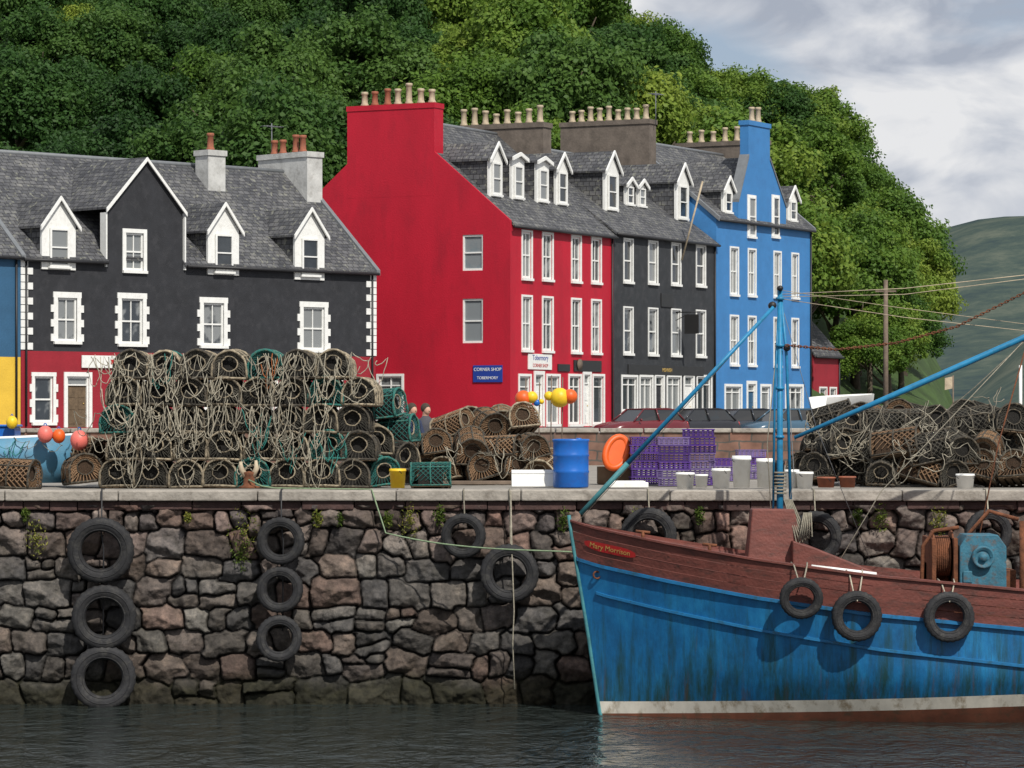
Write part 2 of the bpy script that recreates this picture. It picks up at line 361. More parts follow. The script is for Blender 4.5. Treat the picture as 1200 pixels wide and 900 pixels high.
# ---------------------------------------------------------------- sea wall
def seawall():
    x0,x1,z0,z1=-11,11,-.25,QZ-.2; st=.0165
    X=np.arange(x0,x1+st,st); Z=np.arange(z0,z1+st*.5,st)
    gx,gz=np.meshgrid(X,Z); P=np.stack([gx.ravel(),gz.ravel()],1)
    seeds=[];z=z0-.2
    rng=np.random.RandomState(5)
    while z<z1+.3:
        big=rng.uniform(.32,.48) if z<2.35 else rng.uniform(.22,.30)
        x=x0-1+rng.uniform(0,.5)
        while x<x1+1:
            wd=big*rng.uniform(.7,1.9)
            if rng.rand()<.2 and wd>big*1.0:
                fr_=rng.uniform(.4,.6); seeds.append((x+wd/2,z+big*fr_/2,wd,big*fr_)); 
                if rng.rand()<.5: seeds.append((x+wd/2,z+big*(1+fr_)/2,wd,big*(1-fr_)))
                else: seeds.append((x+wd*.27,z+big*(1+fr_)/2,wd*.54,big*(1-fr_))); seeds.append((x+wd*.77,z+big*(1+fr_)/2,wd*.46,big*(1-fr_)))
            else: seeds.append((x+wd/2,z+big/2+rng.normal()*.05,wd*rng.uniform(.92,1.05),big*rng.uniform(.88,1.14)))
            x+=wd
        z+=big
    sd_=np.array(seeds); ns=len(sd_); rot=rng.normal(0,.18,ns); shr=rng.normal(0,.24,ns)
    wx=np.array([noise.noise(Vector((a*5,b_*5,0))) for a,b_ in P])*.024
    wz=np.array([noise.noise(Vector((a*5,b_*5,7))) for a,b_ in P])*.024
    Q=P+np.stack([wx,wz],1)
    f1=np.full(len(P),9.);f2=np.full(len(P),9.);id1=np.zeros(len(P),int)
    for k in range(ns):
        sx,sz,sw,sh=sd_[k]
        msk=np.where((abs(Q[:,0]-sx)<1.2)&(abs(Q[:,1]-sz)<.8))[0]
        if len(msk)==0: continue
        ex=Q[msk,0]-sx; ez=Q[msk,1]-sz; c_,s_=math.cos(rot[k]),math.sin(rot[k]); ex=ex+ez*shr[k]
        dx=abs(ex*c_+ez*s_)-sw/2; dz=abs(-ex*s_+ez*c_)-sh/2
        d=np.where((dx>0)&(dz>0),np.hypot(dx,dz),np.maximum(dx,dz))
        # soften inner corners so the joints open at stone corners
        ins=(dx<0)&(dz<0); d=np.where(ins,np.maximum(dx,dz)+.012*np.exp(-(np.abs(dx)+np.abs(dz))/.05),d)+1
        a=f1[msk]; bb=f2[msk]
        nb=np.minimum(bb,np.maximum(a,d)); closer=d<a
        id1[msk[closer]]=k; f1[msk]=np.minimum(a,d); f2[msk]=nb
    raw=(f2-f1)*1.0+np.array([noise.noise(Vector((a*14,b_*14,4))) for a,b_ in P])*.010
    e=np.clip((raw-.010)/.034,0,1); e=e**.8
    e2=np.clip(raw/.13,0,1)
    off=rng.uniform(-.05,.05,ns)[id1]
    dx=P[:,0]-sd_[id1,0]; dz=P[:,1]-sd_[id1,1]
    pl=[]
    for q in range(5):
        a=rng.normal(0,.33,ns)[id1]; c=rng.normal(0,.38,ns)[id1]; h=rng.uniform(.0,.055,ns)[id1]
        pl.append(a*dx+c*dz+h)
    fac=np.maximum(np.min(pl,0),-.08)
    fn=np.array([noise.fractal(Vector((a*8,b_*8,3)),1,2,4) for a,b_ in P])*.022
    h=e*(.14+off+fac+fn+.012*e2)+fn*.4
    verts=np.stack([P[:,0],48.51-h,P[:,1]],1)
    nxx=len(X);nz=len(Z)
    I=np.arange(nxx*nz).reshape(nz,nxx)
    quads=np.stack([I[:-1,:-1],I[:-1,1:],I[1:,1:],I[1:,:-1]],-1).reshape(-1,4)
    me=bpy.data.meshes.new('masonry'); me.vertices.add(len(verts)); me.vertices.foreach_set('co',verts.astype(np.float32).ravel())
    me.loops.add(quads.size); me.loops.foreach_set('vertex_index',quads.ravel().astype(np.int32))
    me.polygons.add(len(quads)); me.polygons.foreach_set('loop_start',np.arange(0,quads.size,4,dtype=np.int32)); 
    me.update(calc_edges=True); me.validate()
    pal=np.array([(.115,.102,.090),(.100,.092,.084),(.130,.103,.086),(.135,.112,.100),(.075,.071,.069),(.14,.13,.116),(.100,.085,.074),(.088,.083,.079),(.150,.106,.088)])
    ci=rng.randint(0,len(pal),ns); colr=pal[ci]*rng.uniform(.65,1.3,(ns,1))*.92
    c=colr[id1]*(.03+.97*e[:,None])
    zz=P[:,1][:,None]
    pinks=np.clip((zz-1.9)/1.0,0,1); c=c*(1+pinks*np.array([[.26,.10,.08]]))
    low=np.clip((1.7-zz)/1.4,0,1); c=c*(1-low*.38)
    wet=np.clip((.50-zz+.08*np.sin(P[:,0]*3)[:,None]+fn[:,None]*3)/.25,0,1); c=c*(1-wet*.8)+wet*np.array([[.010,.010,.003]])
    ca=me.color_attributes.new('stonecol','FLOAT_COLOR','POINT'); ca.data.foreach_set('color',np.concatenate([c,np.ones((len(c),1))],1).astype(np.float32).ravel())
    ja=me.attributes.new('jointmask','FLOAT','POINT'); ja.data.foreach_set('value',e.astype(np.float32))
    m,t,b=nt('rubble_stone'); at=N(t,'ShaderNodeVertexColor'); at.layer_name='stonecol'
    tc=N(t,'ShaderNodeTexCoord')
    n=N(t,'ShaderNodeTexNoise'); n.inputs['Scale'].default_value=6; n.inputs['Detail'].default_value=12; n.inputs['Roughness'].default_value=.78; t.links.new(tc.outputs['Object'],n.inputs['Vector'])
    r=ramp(t,n.outputs[0],[(.32,(.4,.4,.4)),(.5,(1,1,1)),(.68,(1.9,1.82,1.72))])
    cx=mixc(t,at.outputs[0],r.outputs[0],1.0,'MULTIPLY')
    n2=N(t,'ShaderNodeTexNoise'); n2.inputs['Scale'].default_value=1.8; n2.inputs['Detail'].default_value=10; n2.inputs['Roughness'].default_value=.7; t.links.new(tc.outputs['Object'],n2.inputs['Vector'])
    jm=N(t,'ShaderNodeAttribute'); jm.attribute_name='jointmask'
    r2=ramp(t,n2.outputs[0],[(.52,(0,0,0)),(.68,(.6,.6,.6))])
    mm=N(t,'ShaderNodeMath',operation='MULTIPLY'); t.links.new(r2.outputs[0],mm.inputs[0]); t.links.new(jm.outputs['Fac'],mm.inputs[1])
    cx=mixc(t,cx,(.045,.04,.028),mm.outputs[0])
    t.links.new(cx,b.inputs['Base Color']); b.inputs['Roughness'].default_value=.85; b.inputs['Specular IOR Level'].default_value=.25
    bp=N(t,'ShaderNodeBump'); bp.inputs['Strength'].default_value=.9; bp.inputs['Distance'].default_value=.022
    n3=N(t,'ShaderNodeTexNoise'); n3.inputs['Scale'].default_value=18; n3.inputs['Detail'].default_value=8; n3.inputs['Roughness'].default_value=.65; t.links.new(tc.outputs['Object'],n3.inputs['Vector'])
    t.links.new(n3.outputs[0],bp.inputs['Height']); t.links.new(bp.outputs[0],b.inputs['Normal'])
    me.materials.append(m)
    return me
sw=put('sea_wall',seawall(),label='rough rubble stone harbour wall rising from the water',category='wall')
mb=MB(); mb.box(-11,11,48.54,48.9,-2,QZ-.28); mk(mb,'wall_core',[M['kerbred']],sw)
mb=MB(); x=-11
while x<11:
    wd=random.uniform(1.6,2.6); mb.box(x,x+wd-.012,48.28+random.uniform(-.012,.012),49.1,QZ-.14,QZ+.012+random.uniform(0,.012)); x+=wd
mk(mb,'coping',[M['coping']],sw,bev=.02)
mb=MB(); x=-11
while x<11:
    wd=random.uniform(.3,1.0); mb.box(x,x+wd-.01,48.37+random.uniform(-.03,.03),48.9,QZ-.27+random.uniform(-.02,.01),QZ-.143); x+=wd
mk(mb,'stone_band',[M['kerbred']],sw,bev=.015)
def stonebrick(name,c1,c2,mo):
    m,t,b=nt(name); uv=N(t,'ShaderNodeUVMap'); br=N(t,'ShaderNodeTexBrick'); br.inputs['Scale'].default_value=1
    br.inputs['Brick Width'].default_value=.5; br.inputs['Row Height'].default_value=.22; br.inputs['Mortar Size'].default_value=.02
    br.inputs['Color1'].default_value=(*c1,1); br.inputs['Color2'].default_value=(*c2,1); br.inputs['Mortar'].default_value=(*mo,1)
    n=N(t,'ShaderNodeTexNoise'); n.inputs['Scale'].default_value=3; n.inputs['Detail'].default_value=8; t.links.new(uv.outputs[0],n.inputs['Vector'])
    ad=N(t,'ShaderNodeVectorMath',operation='MULTIPLY_ADD'); ad.inputs[1].default_value=(.15,.15,.15); t.links.new(n.outputs[1],ad.inputs[0]); t.links.new(uv.outputs[0],ad.inputs[2])
    t.links.new(ad.outputs[0],br.inputs['Vector'])
    r=ramp(t,n.outputs[0],[(.3,(.6,.6,.6)),(.7,(1.4,1.4,1.4))]); t.links.new(mixc(t,br.outputs[0],r.outputs[0],1.0,'MULTIPLY'),b.inputs['Base Color']); b.inputs['Roughness'].default_value=.9
    return m
M['parapet']=stonebrick('parapet_stone',(.20,.10,.07),(.13,.085,.065),(.08,.07,.06))
mb=MB(); mb.box(-60,60,75,75.4,QZ,3.86)
pw=mk(mb,'parapet_wall',[M['parapet']],uv=True,label='low brown stone wall between the quay and road',category='wall')
mb=MB(); x=-60
while x<60:
    mb.box(x,x+.97,74.95,75.45,3.862,3.96); x+=1
mk(mb,'coping',[M['coping']],pw,bev=.02)
# ---------------------------------------------------------------- houses
def wall_open(mb,Mf,u0,u1,z0,z1,ops,rev=.16,mi=0):
    ops=[o for o in ops if o[1]>u0 and o[0]<u1 and o[3]>z0 and o[2]<z1]
    us=sorted({u0,u1,*[min(max(c,u0),u1) for o in ops for c in o[:2]]}); zs=sorted({z0,z1,*[min(max(c,z0),z1) for o in ops for c in o[2:4]]})
    for i in range(len(us)-1):
        for j in range(len(zs)-1):
            cu=(us[i]+us[i+1])/2; cz=(zs[j]+zs[j+1])/2
            if any(o[0]<cu<o[1] and o[2]<cz<o[3] for o in ops): continue
            mb.quad(Mf(us[i],0,zs[j]),Mf(us[i+1],0,zs[j]),Mf(us[i+1],0,zs[j+1]),Mf(us[i],0,zs[j+1]),mi)
    for o in ops:
        a,b_,c,d=max(o[0],u0),min(o[1],u1),max(o[2],z0),min(o[3],z1)
        for p,q in (((a,c),(a,d)),((a,d),(b_,d)),((b_,d),(b_,c)),((b_,c),(a,c))):
            mb.quad(Mf(p[0],0,p[1]),Mf(q[0],0,q[1]),Mf(q[0],rev,q[1]),Mf(p[0],rev,p[1]),mi)
class House:
    def __init__(s,x,y,ang,L,W,ze,zr,label,cat='house'):
        s.x,s.y,s.a,s.L,s.W,s.ze,s.zr=x,y,math.radians(ang),L,W,ze,zr
        s.c,s.s=math.cos(s.a),math.sin(s.a)
        s.e=put('terraced_house',None,None,(x,y,RZ),(0,0,s.a),label=label,category=cat,group='houses along the harbour street')
        s.ops=[];s.gops=[]; s.m=(zr-ze)/(W/2)
    def end(s): return s.x+s.L*s.c, s.y+s.L*s.s
    def fu(s,px,py,v=0):
        k=(px-600)/F; u=(k*(s.y+v*s.c)-s.x+v*s.s)/(s.c-k*s.s); Y=s.y+u*s.s+v*s.c
        return u,PZ(py,Y)-RZ
    def gv(s,px,py):
        k=(px-600)/F; v=(s.x-k*s.y)/(s.s+k*s.c); return v,PZ(py,s.y+v*s.c)-RZ
    def win(s,u0,u1,z0,z1,style='sash',sur='plain',face='front',hole=True,frame='white',surw=.16,glass='glass'):
        if hole:
            (s.ops if face=='front' else s.gops).append((u0,u1,z0,z1))
        w_,h=u1-u0,z1-z0; hw=w_/2
        yo=.11 if hole else -.03
        if face=='front': loc=((u0+u1)/2,0,z0); rot=(0,0,0)
        else: loc=(0,(u0+u1)/2,z0); rot=(0,0,-math.pi/2)
        mb=MB(); mb.quad((-hw+.01,yo,0.01),(hw-.01,yo,.01),(hw-.01,yo,h-.01),(-hw+.01,yo,h-.01))
        o=mk(mb,'window',[M[glass]],s.e,loc,rot)
        mb=MB(); f=.085; y0,y1=yo-.07,yo-.005
        mb.box(-hw,-hw+f,y0,y1,0,h); mb.box(hw-f,hw,y0,y1,0,h)
        mb.box(-hw+f,hw-f,y0,y1,0,f+.02); mb.box(-hw+f,hw-f,y0,y1,h-f,h)
        if style in('sash','sash4'): mb.box(-hw+f,hw-f,y0+.012,y1,h*.5-.035,h*.5+.035)
        if style=='sash4': mb.box(-.022,.022,y0+.02,y1-.003,f+.02,h*.5-.035); mb.box(-.022,.022,y0+.02,y1-.003,h*.5+.035,h-f)
        if style=='shop':
            n_=max(1,int(round(w_/.8)))
            for i in range(1,n_): xx=-hw+w_*i/n_; mb.box(xx-.03,xx+.03,y0+.01,y1,f+.02,h-f)
            mb.box(-hw+f,hw-f,y0+.015,y1-.002,h*.78-.03,h*.78+.03)
        mk(mb,'frame',[M[frame]],o)
        if sur:
            mb=MB(); a=surw; p0,p1=-.045,.0 if not hole else .02
            if sur=='quoin':
                n_=6; hh=h/n_
                for i in range(n_):
                    ww=a*(1.7 if i%2==0 else .95)
                    mb.box(-hw-ww,-hw,p0,p1,i*hh,(i+1)*hh); mb.box(hw,hw+ww,p0,p1,i*hh,(i+1)*hh)
                mb.box(-hw-a*1.1,hw+a*1.1,p0,p1,h+.001,h+a*1.2)
            else:
                mb.box(-hw-a,-hw,p0,p1,0,h); mb.box(hw,hw+a,p0,p1,0,h); mb.box(-hw-a,hw+a,p0,p1,h+.001,h+a)
            mk(mb,'surround',[M['white']],o)
            mb=MB(); mb.box(-hw-a,hw+a,p0-.07,p1,-.12,-.002); mk(mb,'sill',[M['white']],o)
        return o
    def winpx(s,x0,x1,y0,y1,**k):
        u0,_=s.fu(x0,y0); u1,_=s.fu(x1,y0); _,zt=s.fu((x0+x1)/2,y0); _,zb=s.fu((x0+x1)/2,y1)
        if u1-u0<.3: u1=u0+.3
        return s.win(u0,u1,max(.02,zb),zt,**k)
    def gwinpx(s,x0,x1,y0,y1,**k):
        v1,_=s.gv(x0,y0); v0,_=s.gv(x1,y0); _,zt=s.gv((x0+x1)/2,y0); _,zb=s.gv((x0+x1)/2,y1)
        return s.win(v0,v1,max(.02,zb),zt,face='gable',**k)
    def door(s,u0,u1,z0,z1,mat='black'):
        s.ops.append((u0,u1,z0,z1)); w_=u1-u0; hw=w_/2; h=z1-z0
        mb=MB(); mb.box(-hw+.09,hw-.09,.09,.14,0,h*.82); 
        for i in(-1,1):
            for zz in(.15,.75,1.25): mb.box(i*hw*.42-.16,i*hw*.42+.16,.075,.089,zz,zz+.4)
        o=mk(mb,'door',[M[mat]],s.e,((u0+u1)/2,0,z0))
        mb=MB(); mb.box(-hw,-hw+.088,.02,.15,0,h); mb.box(hw-.088,hw,.02,.15,0,h); mb.box(-hw+.088,hw-.088,.02,.15,h-.08,h); mb.box(-hw+.088,hw-.088,.03,.15,h*.82+.001,h*.82+.06)
        mb.box(-hw-.15,-hw,-.05,.02,0,h); mb.box(hw,hw+.15,-.05,.02,0,h); mb.box(-hw-.15,hw+.15,-.05,.02,h+.001,h+.18)
        mk(mb,'door_frame',[M['white']],o)
        mb=MB(); mb.quad((-hw+.088,.1,h*.82+.06),(hw-.088,.1,h*.82+.06),(hw-.088,.1,h-.08),(-hw+.088,.1,h-.08)); mk(mb,'fanlight',[M['glass']],o)
        mb=MB(); mb.sphere((hw*.6,.06,1.0),.03); mk(mb,'handle',[M['gold']],o)
    def shell(s,wm,band=None,bandm=None,bay=None,skew=False,ru0=-.08):
        mb=MB(); mats=[M[wm],M[bandm or wm]]
        Ff=lambda u,d,z:(u,d,z); G=lambda v,d,z:(d,v,z)
        segs=[(0,s.L,s.ze)] if not bay else [(0,bay[0],s.ze),(bay[0],bay[1],bay[2]),(bay[1],s.L,s.ze)]
        for a,b_,zt in segs:
            if band: wall_open(mb,Ff,a,b_,0,band,s.ops,mi=1); wall_open(mb,Ff,a,b_,band,zt,s.ops)
            else: wall_open(mb,Ff,a,b_,0,zt,s.ops)
        if bay: mb.add(bay[3],[tuple(range(len(bay[3])))])
        if band: wall_open(mb,G,0,s.W,0,band,s.gops,mi=1); wall_open(mb,G,0,s.W,band,s.ze,s.gops)
        else: wall_open(mb,G,0,s.W,0,s.ze,s.gops)
        ex=.16 if ru0>0 else 0
        mb.add([(0,0,s.ze),(0,s.W,s.ze),(0,s.W,s.ze+ex),(0,s.W/2,s.zr+ex),(0,0,s.ze+ex)],[(0,1,2,3,4)])
        if ru0>0:
            mb.quad((0,0,s.ze+ex),(0,s.W/2,s.zr+ex),(ru0,s.W/2,s.zr+ex),(ru0,0,s.ze+ex)); mb.quad((ru0,0,s.ze),(ru0,0,s.ze+ex),(ru0,s.W/2,s.zr+ex),(ru0,s.W/2,s.zr))
            mb.quad((0,0,s.ze),(0,0,s.ze+ex),(ru0,0,s.ze+ex),(ru0,0,s.ze))
        mb.quad((s.L,0,-.7),(s.L,s.W,-.7),(s.L,s.W,s.ze),(s.L,0,s.ze)); mb.add([(s.L,0,s.ze),(s.L,s.W,s.ze),(s.L,s.W/2,s.zr)],[(0,1,2)])
        mb.quad((0,s.W,-.7),(s.L,s.W,-.7),(s.L,s.W,s.ze),(0,s.W,s.ze)); mb.quad((0,0,-.7),(0,s.W,-.7),(0,s.W,0),(0,0,0),1); mb.quad((0,0,-.7),(s.L,0,-.7),(s.L,0,0),(0,0,0),1)
        s.wall=mk(mb,'wall',mats,s.e)
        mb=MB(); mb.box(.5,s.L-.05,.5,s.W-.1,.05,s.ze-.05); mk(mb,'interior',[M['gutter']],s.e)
        mb=MB(); o=.18; th=.12
        zl=s.ze-o*s.m
        vm=s.W/2
        for side in(0,1):
            y0=-o if side==0 else s.W+o
            segs2=[(ru0,s.L+.04)]
            if bay and side==0: segs2=[(ru0,bay[0]),(bay[1],s.L+.04)]
            for a,b_ in segs2:
                P=[(a,y0,zl),(b_,y0,zl),(b_,vm,s.zr),(a,vm,s.zr)]
                mb.prism(P if side==0 else P[::-1],(0,0,th))
            if bay and side==0:
                P=[(bay[0],.02,s.ze+.02*s.m),(bay[1],.02,s.ze+.02*s.m),(bay[1],vm,s.zr),(bay[0],vm,s.zr)]; mb.prism(P,(0,0,th))
        s.roof=mk(mb,'roof',[M['slate']],s.e,uv=True)
        mb=MB(); mb.cyl((ru0,vm,s.zr+.10),(s.L+.04,vm,s.zr+.10),.11,n=8); mk(mb,'ridge_tiles',[M['lead']],s.roof)
        for a,b_ in ([(0,s.L)] if not bay else [(0,bay[0]-.1),(bay[1]+.1,s.L)]):
            mb=MB(); mb.tube([(a,-o-.05,zl+.02),(b_,-o-.05,zl+.02)],.07,8); mk(mb,'gutter',[M['gutter']],s.e)
        for uu in ((s.L-.25,.22) if wm=='black' else (s.L-.25,)):
            mb=MB(); mb.tube([(uu,-.06,zl),(uu,-.06,.1)],.05,8); mk(mb,'downpipe',[M['gutter']],s.e)
        if skew:
            for u in (0,s.L):
                mb=MB(); mb.prism([(u-.12,-o-.03,zl-.03),(u-.12,vm,s.zr+.02),(u-.12,vm,s.zr+.26),(u-.12,-o-.03,zl+.21)],(.22,0,0))
                mk(mb,'skew_coping',[M['lead' if skew=='lead' else 'white']],s.e)
    def dormer(s,uc,w_,vf,zb,zs,za,wz0,wz1,ww,wallm='white',cheek='slate'):
        hw=w_/2
        mb=MB(); mb.prism([(uc-hw,vf,zb),(uc+hw,vf,zb),(uc+hw,vf,zs),(uc,vf,za),(uc-hw,vf,zs)],(0,.12,0))
        o=mk(mb,'dormer',[M[wallm]],s.e)
        rv=lambda z:(z-s.ze)/s.m-.05
        for sg in(-1,1):
            mb=MB(); u=uc+sg*(hw-.03)
            v1=max(rv(zs),vf+.2); zb2=max(zb,s.ze+s.m*(vf+.13))
            mb.prism([(u,vf+.121,zb2-.2),(u,vf+.121,zs),(u,v1,zs)],(-sg*.08,0,0))
            mk(mb,'dormer_cheek',[M[cheek]],o,uv=True)
        mb=MB(); oh=.14; sl=(za-zs)/hw
        for sg in(-1,1):
            e=uc+sg*(hw+oh); ze_=zs-oh*sl
            P=[(e,vf-.12,ze_),(uc,vf-.12,za),(uc,rv(za)+.3,za),(e,rv(ze_)+.3,ze_)]
            mb.prism(P if sg>0 else P[::-1],(0,0,.09))
        mk(mb,'dormer_roof',[M['slate']],o,uv=True)
        mb=MB()
        for sg in(-1,1):
            e=uc+sg*(hw+oh+.02); ze_=zs-(oh+.02)*sl
            P=[(e,vf-.20,ze_-.08),(uc,vf-.20,za-.06),(uc,vf-.20,za+.12),(e,vf-.20,ze_+.10)]
            mb.prism(P,(0,.078,0))
        mk(mb,'bargeboard',[M['white']],o)
        mb=MB(); h=wz1-wz0; a=ww/2; y=vf-.02
        mb.quad((uc-a,y,wz0),(uc+a,y,wz0),(uc+a,y,wz1),(uc-a,y,wz1),0)
        for (x0,x1,z0,z1) in ((uc-a-.02,uc-a+.07,wz0,wz1),(uc+a-.07,uc+a+.02,wz0,wz1),(uc-a+.07,uc+a-.07,wz0,wz0+.09),(uc-a+.07,uc+a-.07,wz1-.07,wz1),(uc-a+.07,uc+a-.07,wz0+h/2-.03,wz0+h/2+.03)):
            mb.box(x0,x1,y-.06,y-.004,z0,z1,1)
        mb.box(uc-a-.1,uc+a+.1,y-.12,y-.0,wz0-.1,wz0-.003,1)
        mk(mb,'window',[M['glass'],M['white']],o)
        return o
    def chimney(s,u0,u1,v0,v1,z0,z1,mat,pots,potm='cream',ph=.8,capo=.06):
        mb=MB(); mb.box(u0,u1,v0,v1,z0,z1-.25); mb.box(u0-capo,u1+capo,v0-capo,v1+capo,z1-.249,z1)
        o=mk(mb,'chimney',[M[mat]],s.e)
        for i,(u,v) in enumerate(pots):
            mb=MB(); h=ph*random.uniform(.7,1.15); mb.lathe([(.0,0),(.2,0),(.19,.1),(.15,.16),(.13,h-.15),(.17,h-.12),(.17,h-.02),(.14,h),(.10,h),(.10,h-.2),(0.01,h-.2)],12)
            mk(mb,'chimney_pot',[M[potm if not isinstance(potm,list) else potm[i%len(potm)]]],o,(u,v,z1))
        return o
def aerial(h,u,v,z):
    mb=MB(); mb.tube([(u,v,z-.3),(u,v,z+1.5)],.025,5); mb.tube([(u-.5,v,z+1.35),(u+.6,v,z+1.35)],.018,5)
    for i in range(6): mb.tube([(u-.45+i*.19,v-.28,z+1.35),(u-.45+i*.19,v+.28,z+1.35)],.012,4)
    mk(mb,'aerial',[M['lead']],h.e)
A=House(-6.19-19.8*.7071,150-19.8*.7071,45,19.8,10.6,7.1,11.75,'black two-storey house with red ground floor and white dormers')
for r in ((67,90,349,400),(142,167,350,403),(238,262,355,405),(355,380,360,410)): A.winpx(*r,sur='quoin',style='sash4',surw=.2)
b0,_=A.fu(125,245); b1,_=A.fu(214,248); bc=(b0+b1)/2; _,bzs=A.fu(170,246); _,bza=A.fu(168,187)
A.winpx(147,168,273,317,sur='plain',style='sash4',surw=.17)
A.winpx(40,62,441,495,sur='quoin',style='sash',surw=.14)
u0,zt=A.fu(78,441); u1,_=A.fu(104,441); A.door(u0,u1,.05,zt,'wood')
for r in ((150,173,442,492),(242,266,443,492),(300,322,445,492),(375,398,447,492)): A.winpx(*r,sur='plain',surw=.16)
_,zb=A.fu(200,414)
A.shell('black',zb,'redband',bay=(b0,b1,bzs,[(b0,0,bzs),(b1,0,bzs),(bc,0,bza)]),skew='lead')
mb=MB()
for sg,e in((-1,b0-.1),(1,b1+.1)):
    rv=lambda z:(z-A.ze)/A.m
    P=[(e,-.12,bzs-.06),(bc,-.12,bza),(bc,rv(bza)+.2,bza),(e,rv(bzs)+.2,bzs-.06)]; mb.prism(P if sg>0 else P[::-1],(0,0,.1))
mk(mb,'gable_roof',[M['slate']],A.e,uv=True)
mb=MB()
for e in(b0-.12,b1+.12): mb.prism([(e,-.19,bzs-.2),(bc,-.19,bza-.06),(bc,-.19,bza+.10),(e,-.19,bzs-.02)],(0,.068,0))
mb.box(b0-.11,b0-.04,-.1,.3,A.ze-.3,bzs-.2); mb.box(b1+.04,b1+.11,-.1,.3,A.ze-.3,bzs-.2)
mk(mb,'bargeboard',[M['white']],A.e)
for (pc,pt,psh,pb,w0,w1) in ((69,233,263,316,268,312),(262,240,269,322,275,318),(363,246,274,328,280,322)):
    uc,za=A.fu(pc,pt,-.08); _,zs=A.fu(pc,psh,-.08); _,zb_=A.fu(pc,pb,-.08); _,a0=A.fu(pc,w1,-.08); _,a1=A.fu(pc,w0,-.08)
    A.dormer(uc,1.75,-.08,zb_,zs,za,a0,a1,.95)
for e,sg in((0,1),(A.L,-1)):
    mb=MB(); z=zb+.05; i=0
    while z<A.ze-.4:
        ww=.55 if i%2==0 else .3
        mb.box(min(e,e+sg*ww)-.03,max(e,e+sg*ww)+.03,-.035,.0,z,z+.28); z+=.31; i+=1
    mk(mb,'quoins',[M['white']],A.e)
v=A.W/2
uq=A.fu(229,200,v-.5)[0]
A.chimney(uq,uq+1.0,v-1.4,v-.5,9.3,A.zr+.72,'greyrender',[(uq+.5,v-.95)],'terra',1.05)
A.chimney(A.L-.95,A.L-.02,v-1.7,v+1.75,10,A.zr+.95,'greyrender',[(A.L-.5,v+q) for q in(-.9,-.4,.5,1.1)],'terra',.75)
aerial(A,A.L-.5,v+1.3,A.zr+.95)
sx,sz=A.fu(116,424); mb=MB(); mb.box(-.95,.95,-.09,-.03,-.26,.26); sg=mk(mb,'shop_sign',[M['white']],A.e,(sx,0,sz),bev=.01)
mb=MB(); mb.box(.55,.75,-.10,-.092,-.1,.1); mk(mb,'sign_mark',[M['signred']],sg)
Z0=House(A.x-7.5*A.c-.02,A.y-7.5*A.s-.02,45,7.5,10.6,7.15,11.9,'slate blue and yellow house with slate roof')
for q in (1.2,3.6): Z0.win(q,q+1.0,4,5.8,surw=.15); Z0.win(q,q+1,1,2.6,surw=.15)
Z0.shell('navyw',2.95,'yellow')
B=House(-.08,155,63,11.34,12.34,9.56,14.69,'tall red three-storey house with white sash windows')
cols=[(612,622.5),(636,647),(670,680),(693.5,703.5)]
for i,(a,c) in enumerate(cols):
    dy=(a-612)*.10
    B.winpx(a,c,272+dy,326+dy*.6,surw=.10,style='sash4'); B.winpx(a,c,348+dy*.6,410+dy*.4,surw=.10,style='sash4')
for a,c,st in ((608.5,621,'shop'),(641,655,'shop'),(667,680,'shop'),(695,707,'shop')):
    B.winpx(a,c,441,497,surw=.12,style=st)
for a,c in ((627,636),(684,691)):
    u0,zt=B.fu(a,439); u1,_=B.fu(c,439); B.door(u0,u1,.05,zt,'white')
for y0,y1 in((275,317),(350,402)): B.gwinpx(542,566,y0,y1,sur=None,frame='white',style='sash',glass='glasspale')
B.gwinpx(444,471,441,490,sur='plain',surw=.12,style='shop')
B.shell('red',ru0=.14)
B.chimney(-.004,.9,4.05,8.8,11.0,15.42,'red',[(.45,B.gv(p,120)[0]) for p in(422,434,449,461,474,488,501)],['cream','terra','terra','cream','cream','cream','cream'],.95,capo=.035)
B.chimney(10.5,11.4,3.5,8.8,12,15.3,'brownstone',[(10.95,3.9+i*.62) for i in range(8)],'cream',.8)
for uc,s1,s2 in ((1.45,1.95,2.65),(3.75,2.1,2.30),(6.43,2.1,2.30),(8.55,1.95,2.65)):
    q=B.ze+B.m*1.5; B.dormer(uc,1.35,1.5,q-.1,q+s1,q+s2,q+.25,q+1.75,.85)
ex,ey=B.end()
C=House(ex+.01,ey+.02,63.2,12.9,12.3,9.75,14.3,'charcoal black three-storey public house with white windows','pub')
for i,(a,c) in enumerate([(731,741),(760,770),(787,797),(816,826)]):
    dy=(a-731)*.09
    C.winpx(a,c,281+dy,330+dy*.6,surw=.08,style='sash'); C.winpx(a,c,361+dy*.5,414+dy*.4,surw=.08,style='sash')
for a,c in ((729,746),(750,764),(782,797),(817,833)): C.winpx(a,c,442,482,surw=.12,style='shop')
u0,zt=C.fu(768,441); u1,_=C.fu(777,441); C.door(u0,u1,.05,zt,'black')
u0,zt=C.fu(802,441); u1,_=C.fu(812,441); C.door(u0,u1,.05,zt,'white')
C.shell('charcoal')
C.chimney(12.0,12.88,3.5,8.8,12,16.5,'brownstone',[(12.45,3.9+i*.55) for i in range(9)],'cream',.8)
aerial(C,12.4,3.3,16.5)
for pc in (717,800):
    uc,_=C.fu(pc,220,1.5); zb_=C.ze+C.m*1.5
    C.dormer(uc,1.7,1.5,zb_-.1,zb_+2.2,zb_+3.1,zb_+.25,zb_+1.95,1.0)
for pc in (738,752,822):
    uc,_=C.fu(pc,220,2.2); zb_=C.ze+C.m*2.2
    C.dormer(uc,1.0,2.2,zb_-.1,zb_+1.2,zb_+1.5,zb_+.2,zb_+1.1,.7)
ex,ey=C.end()
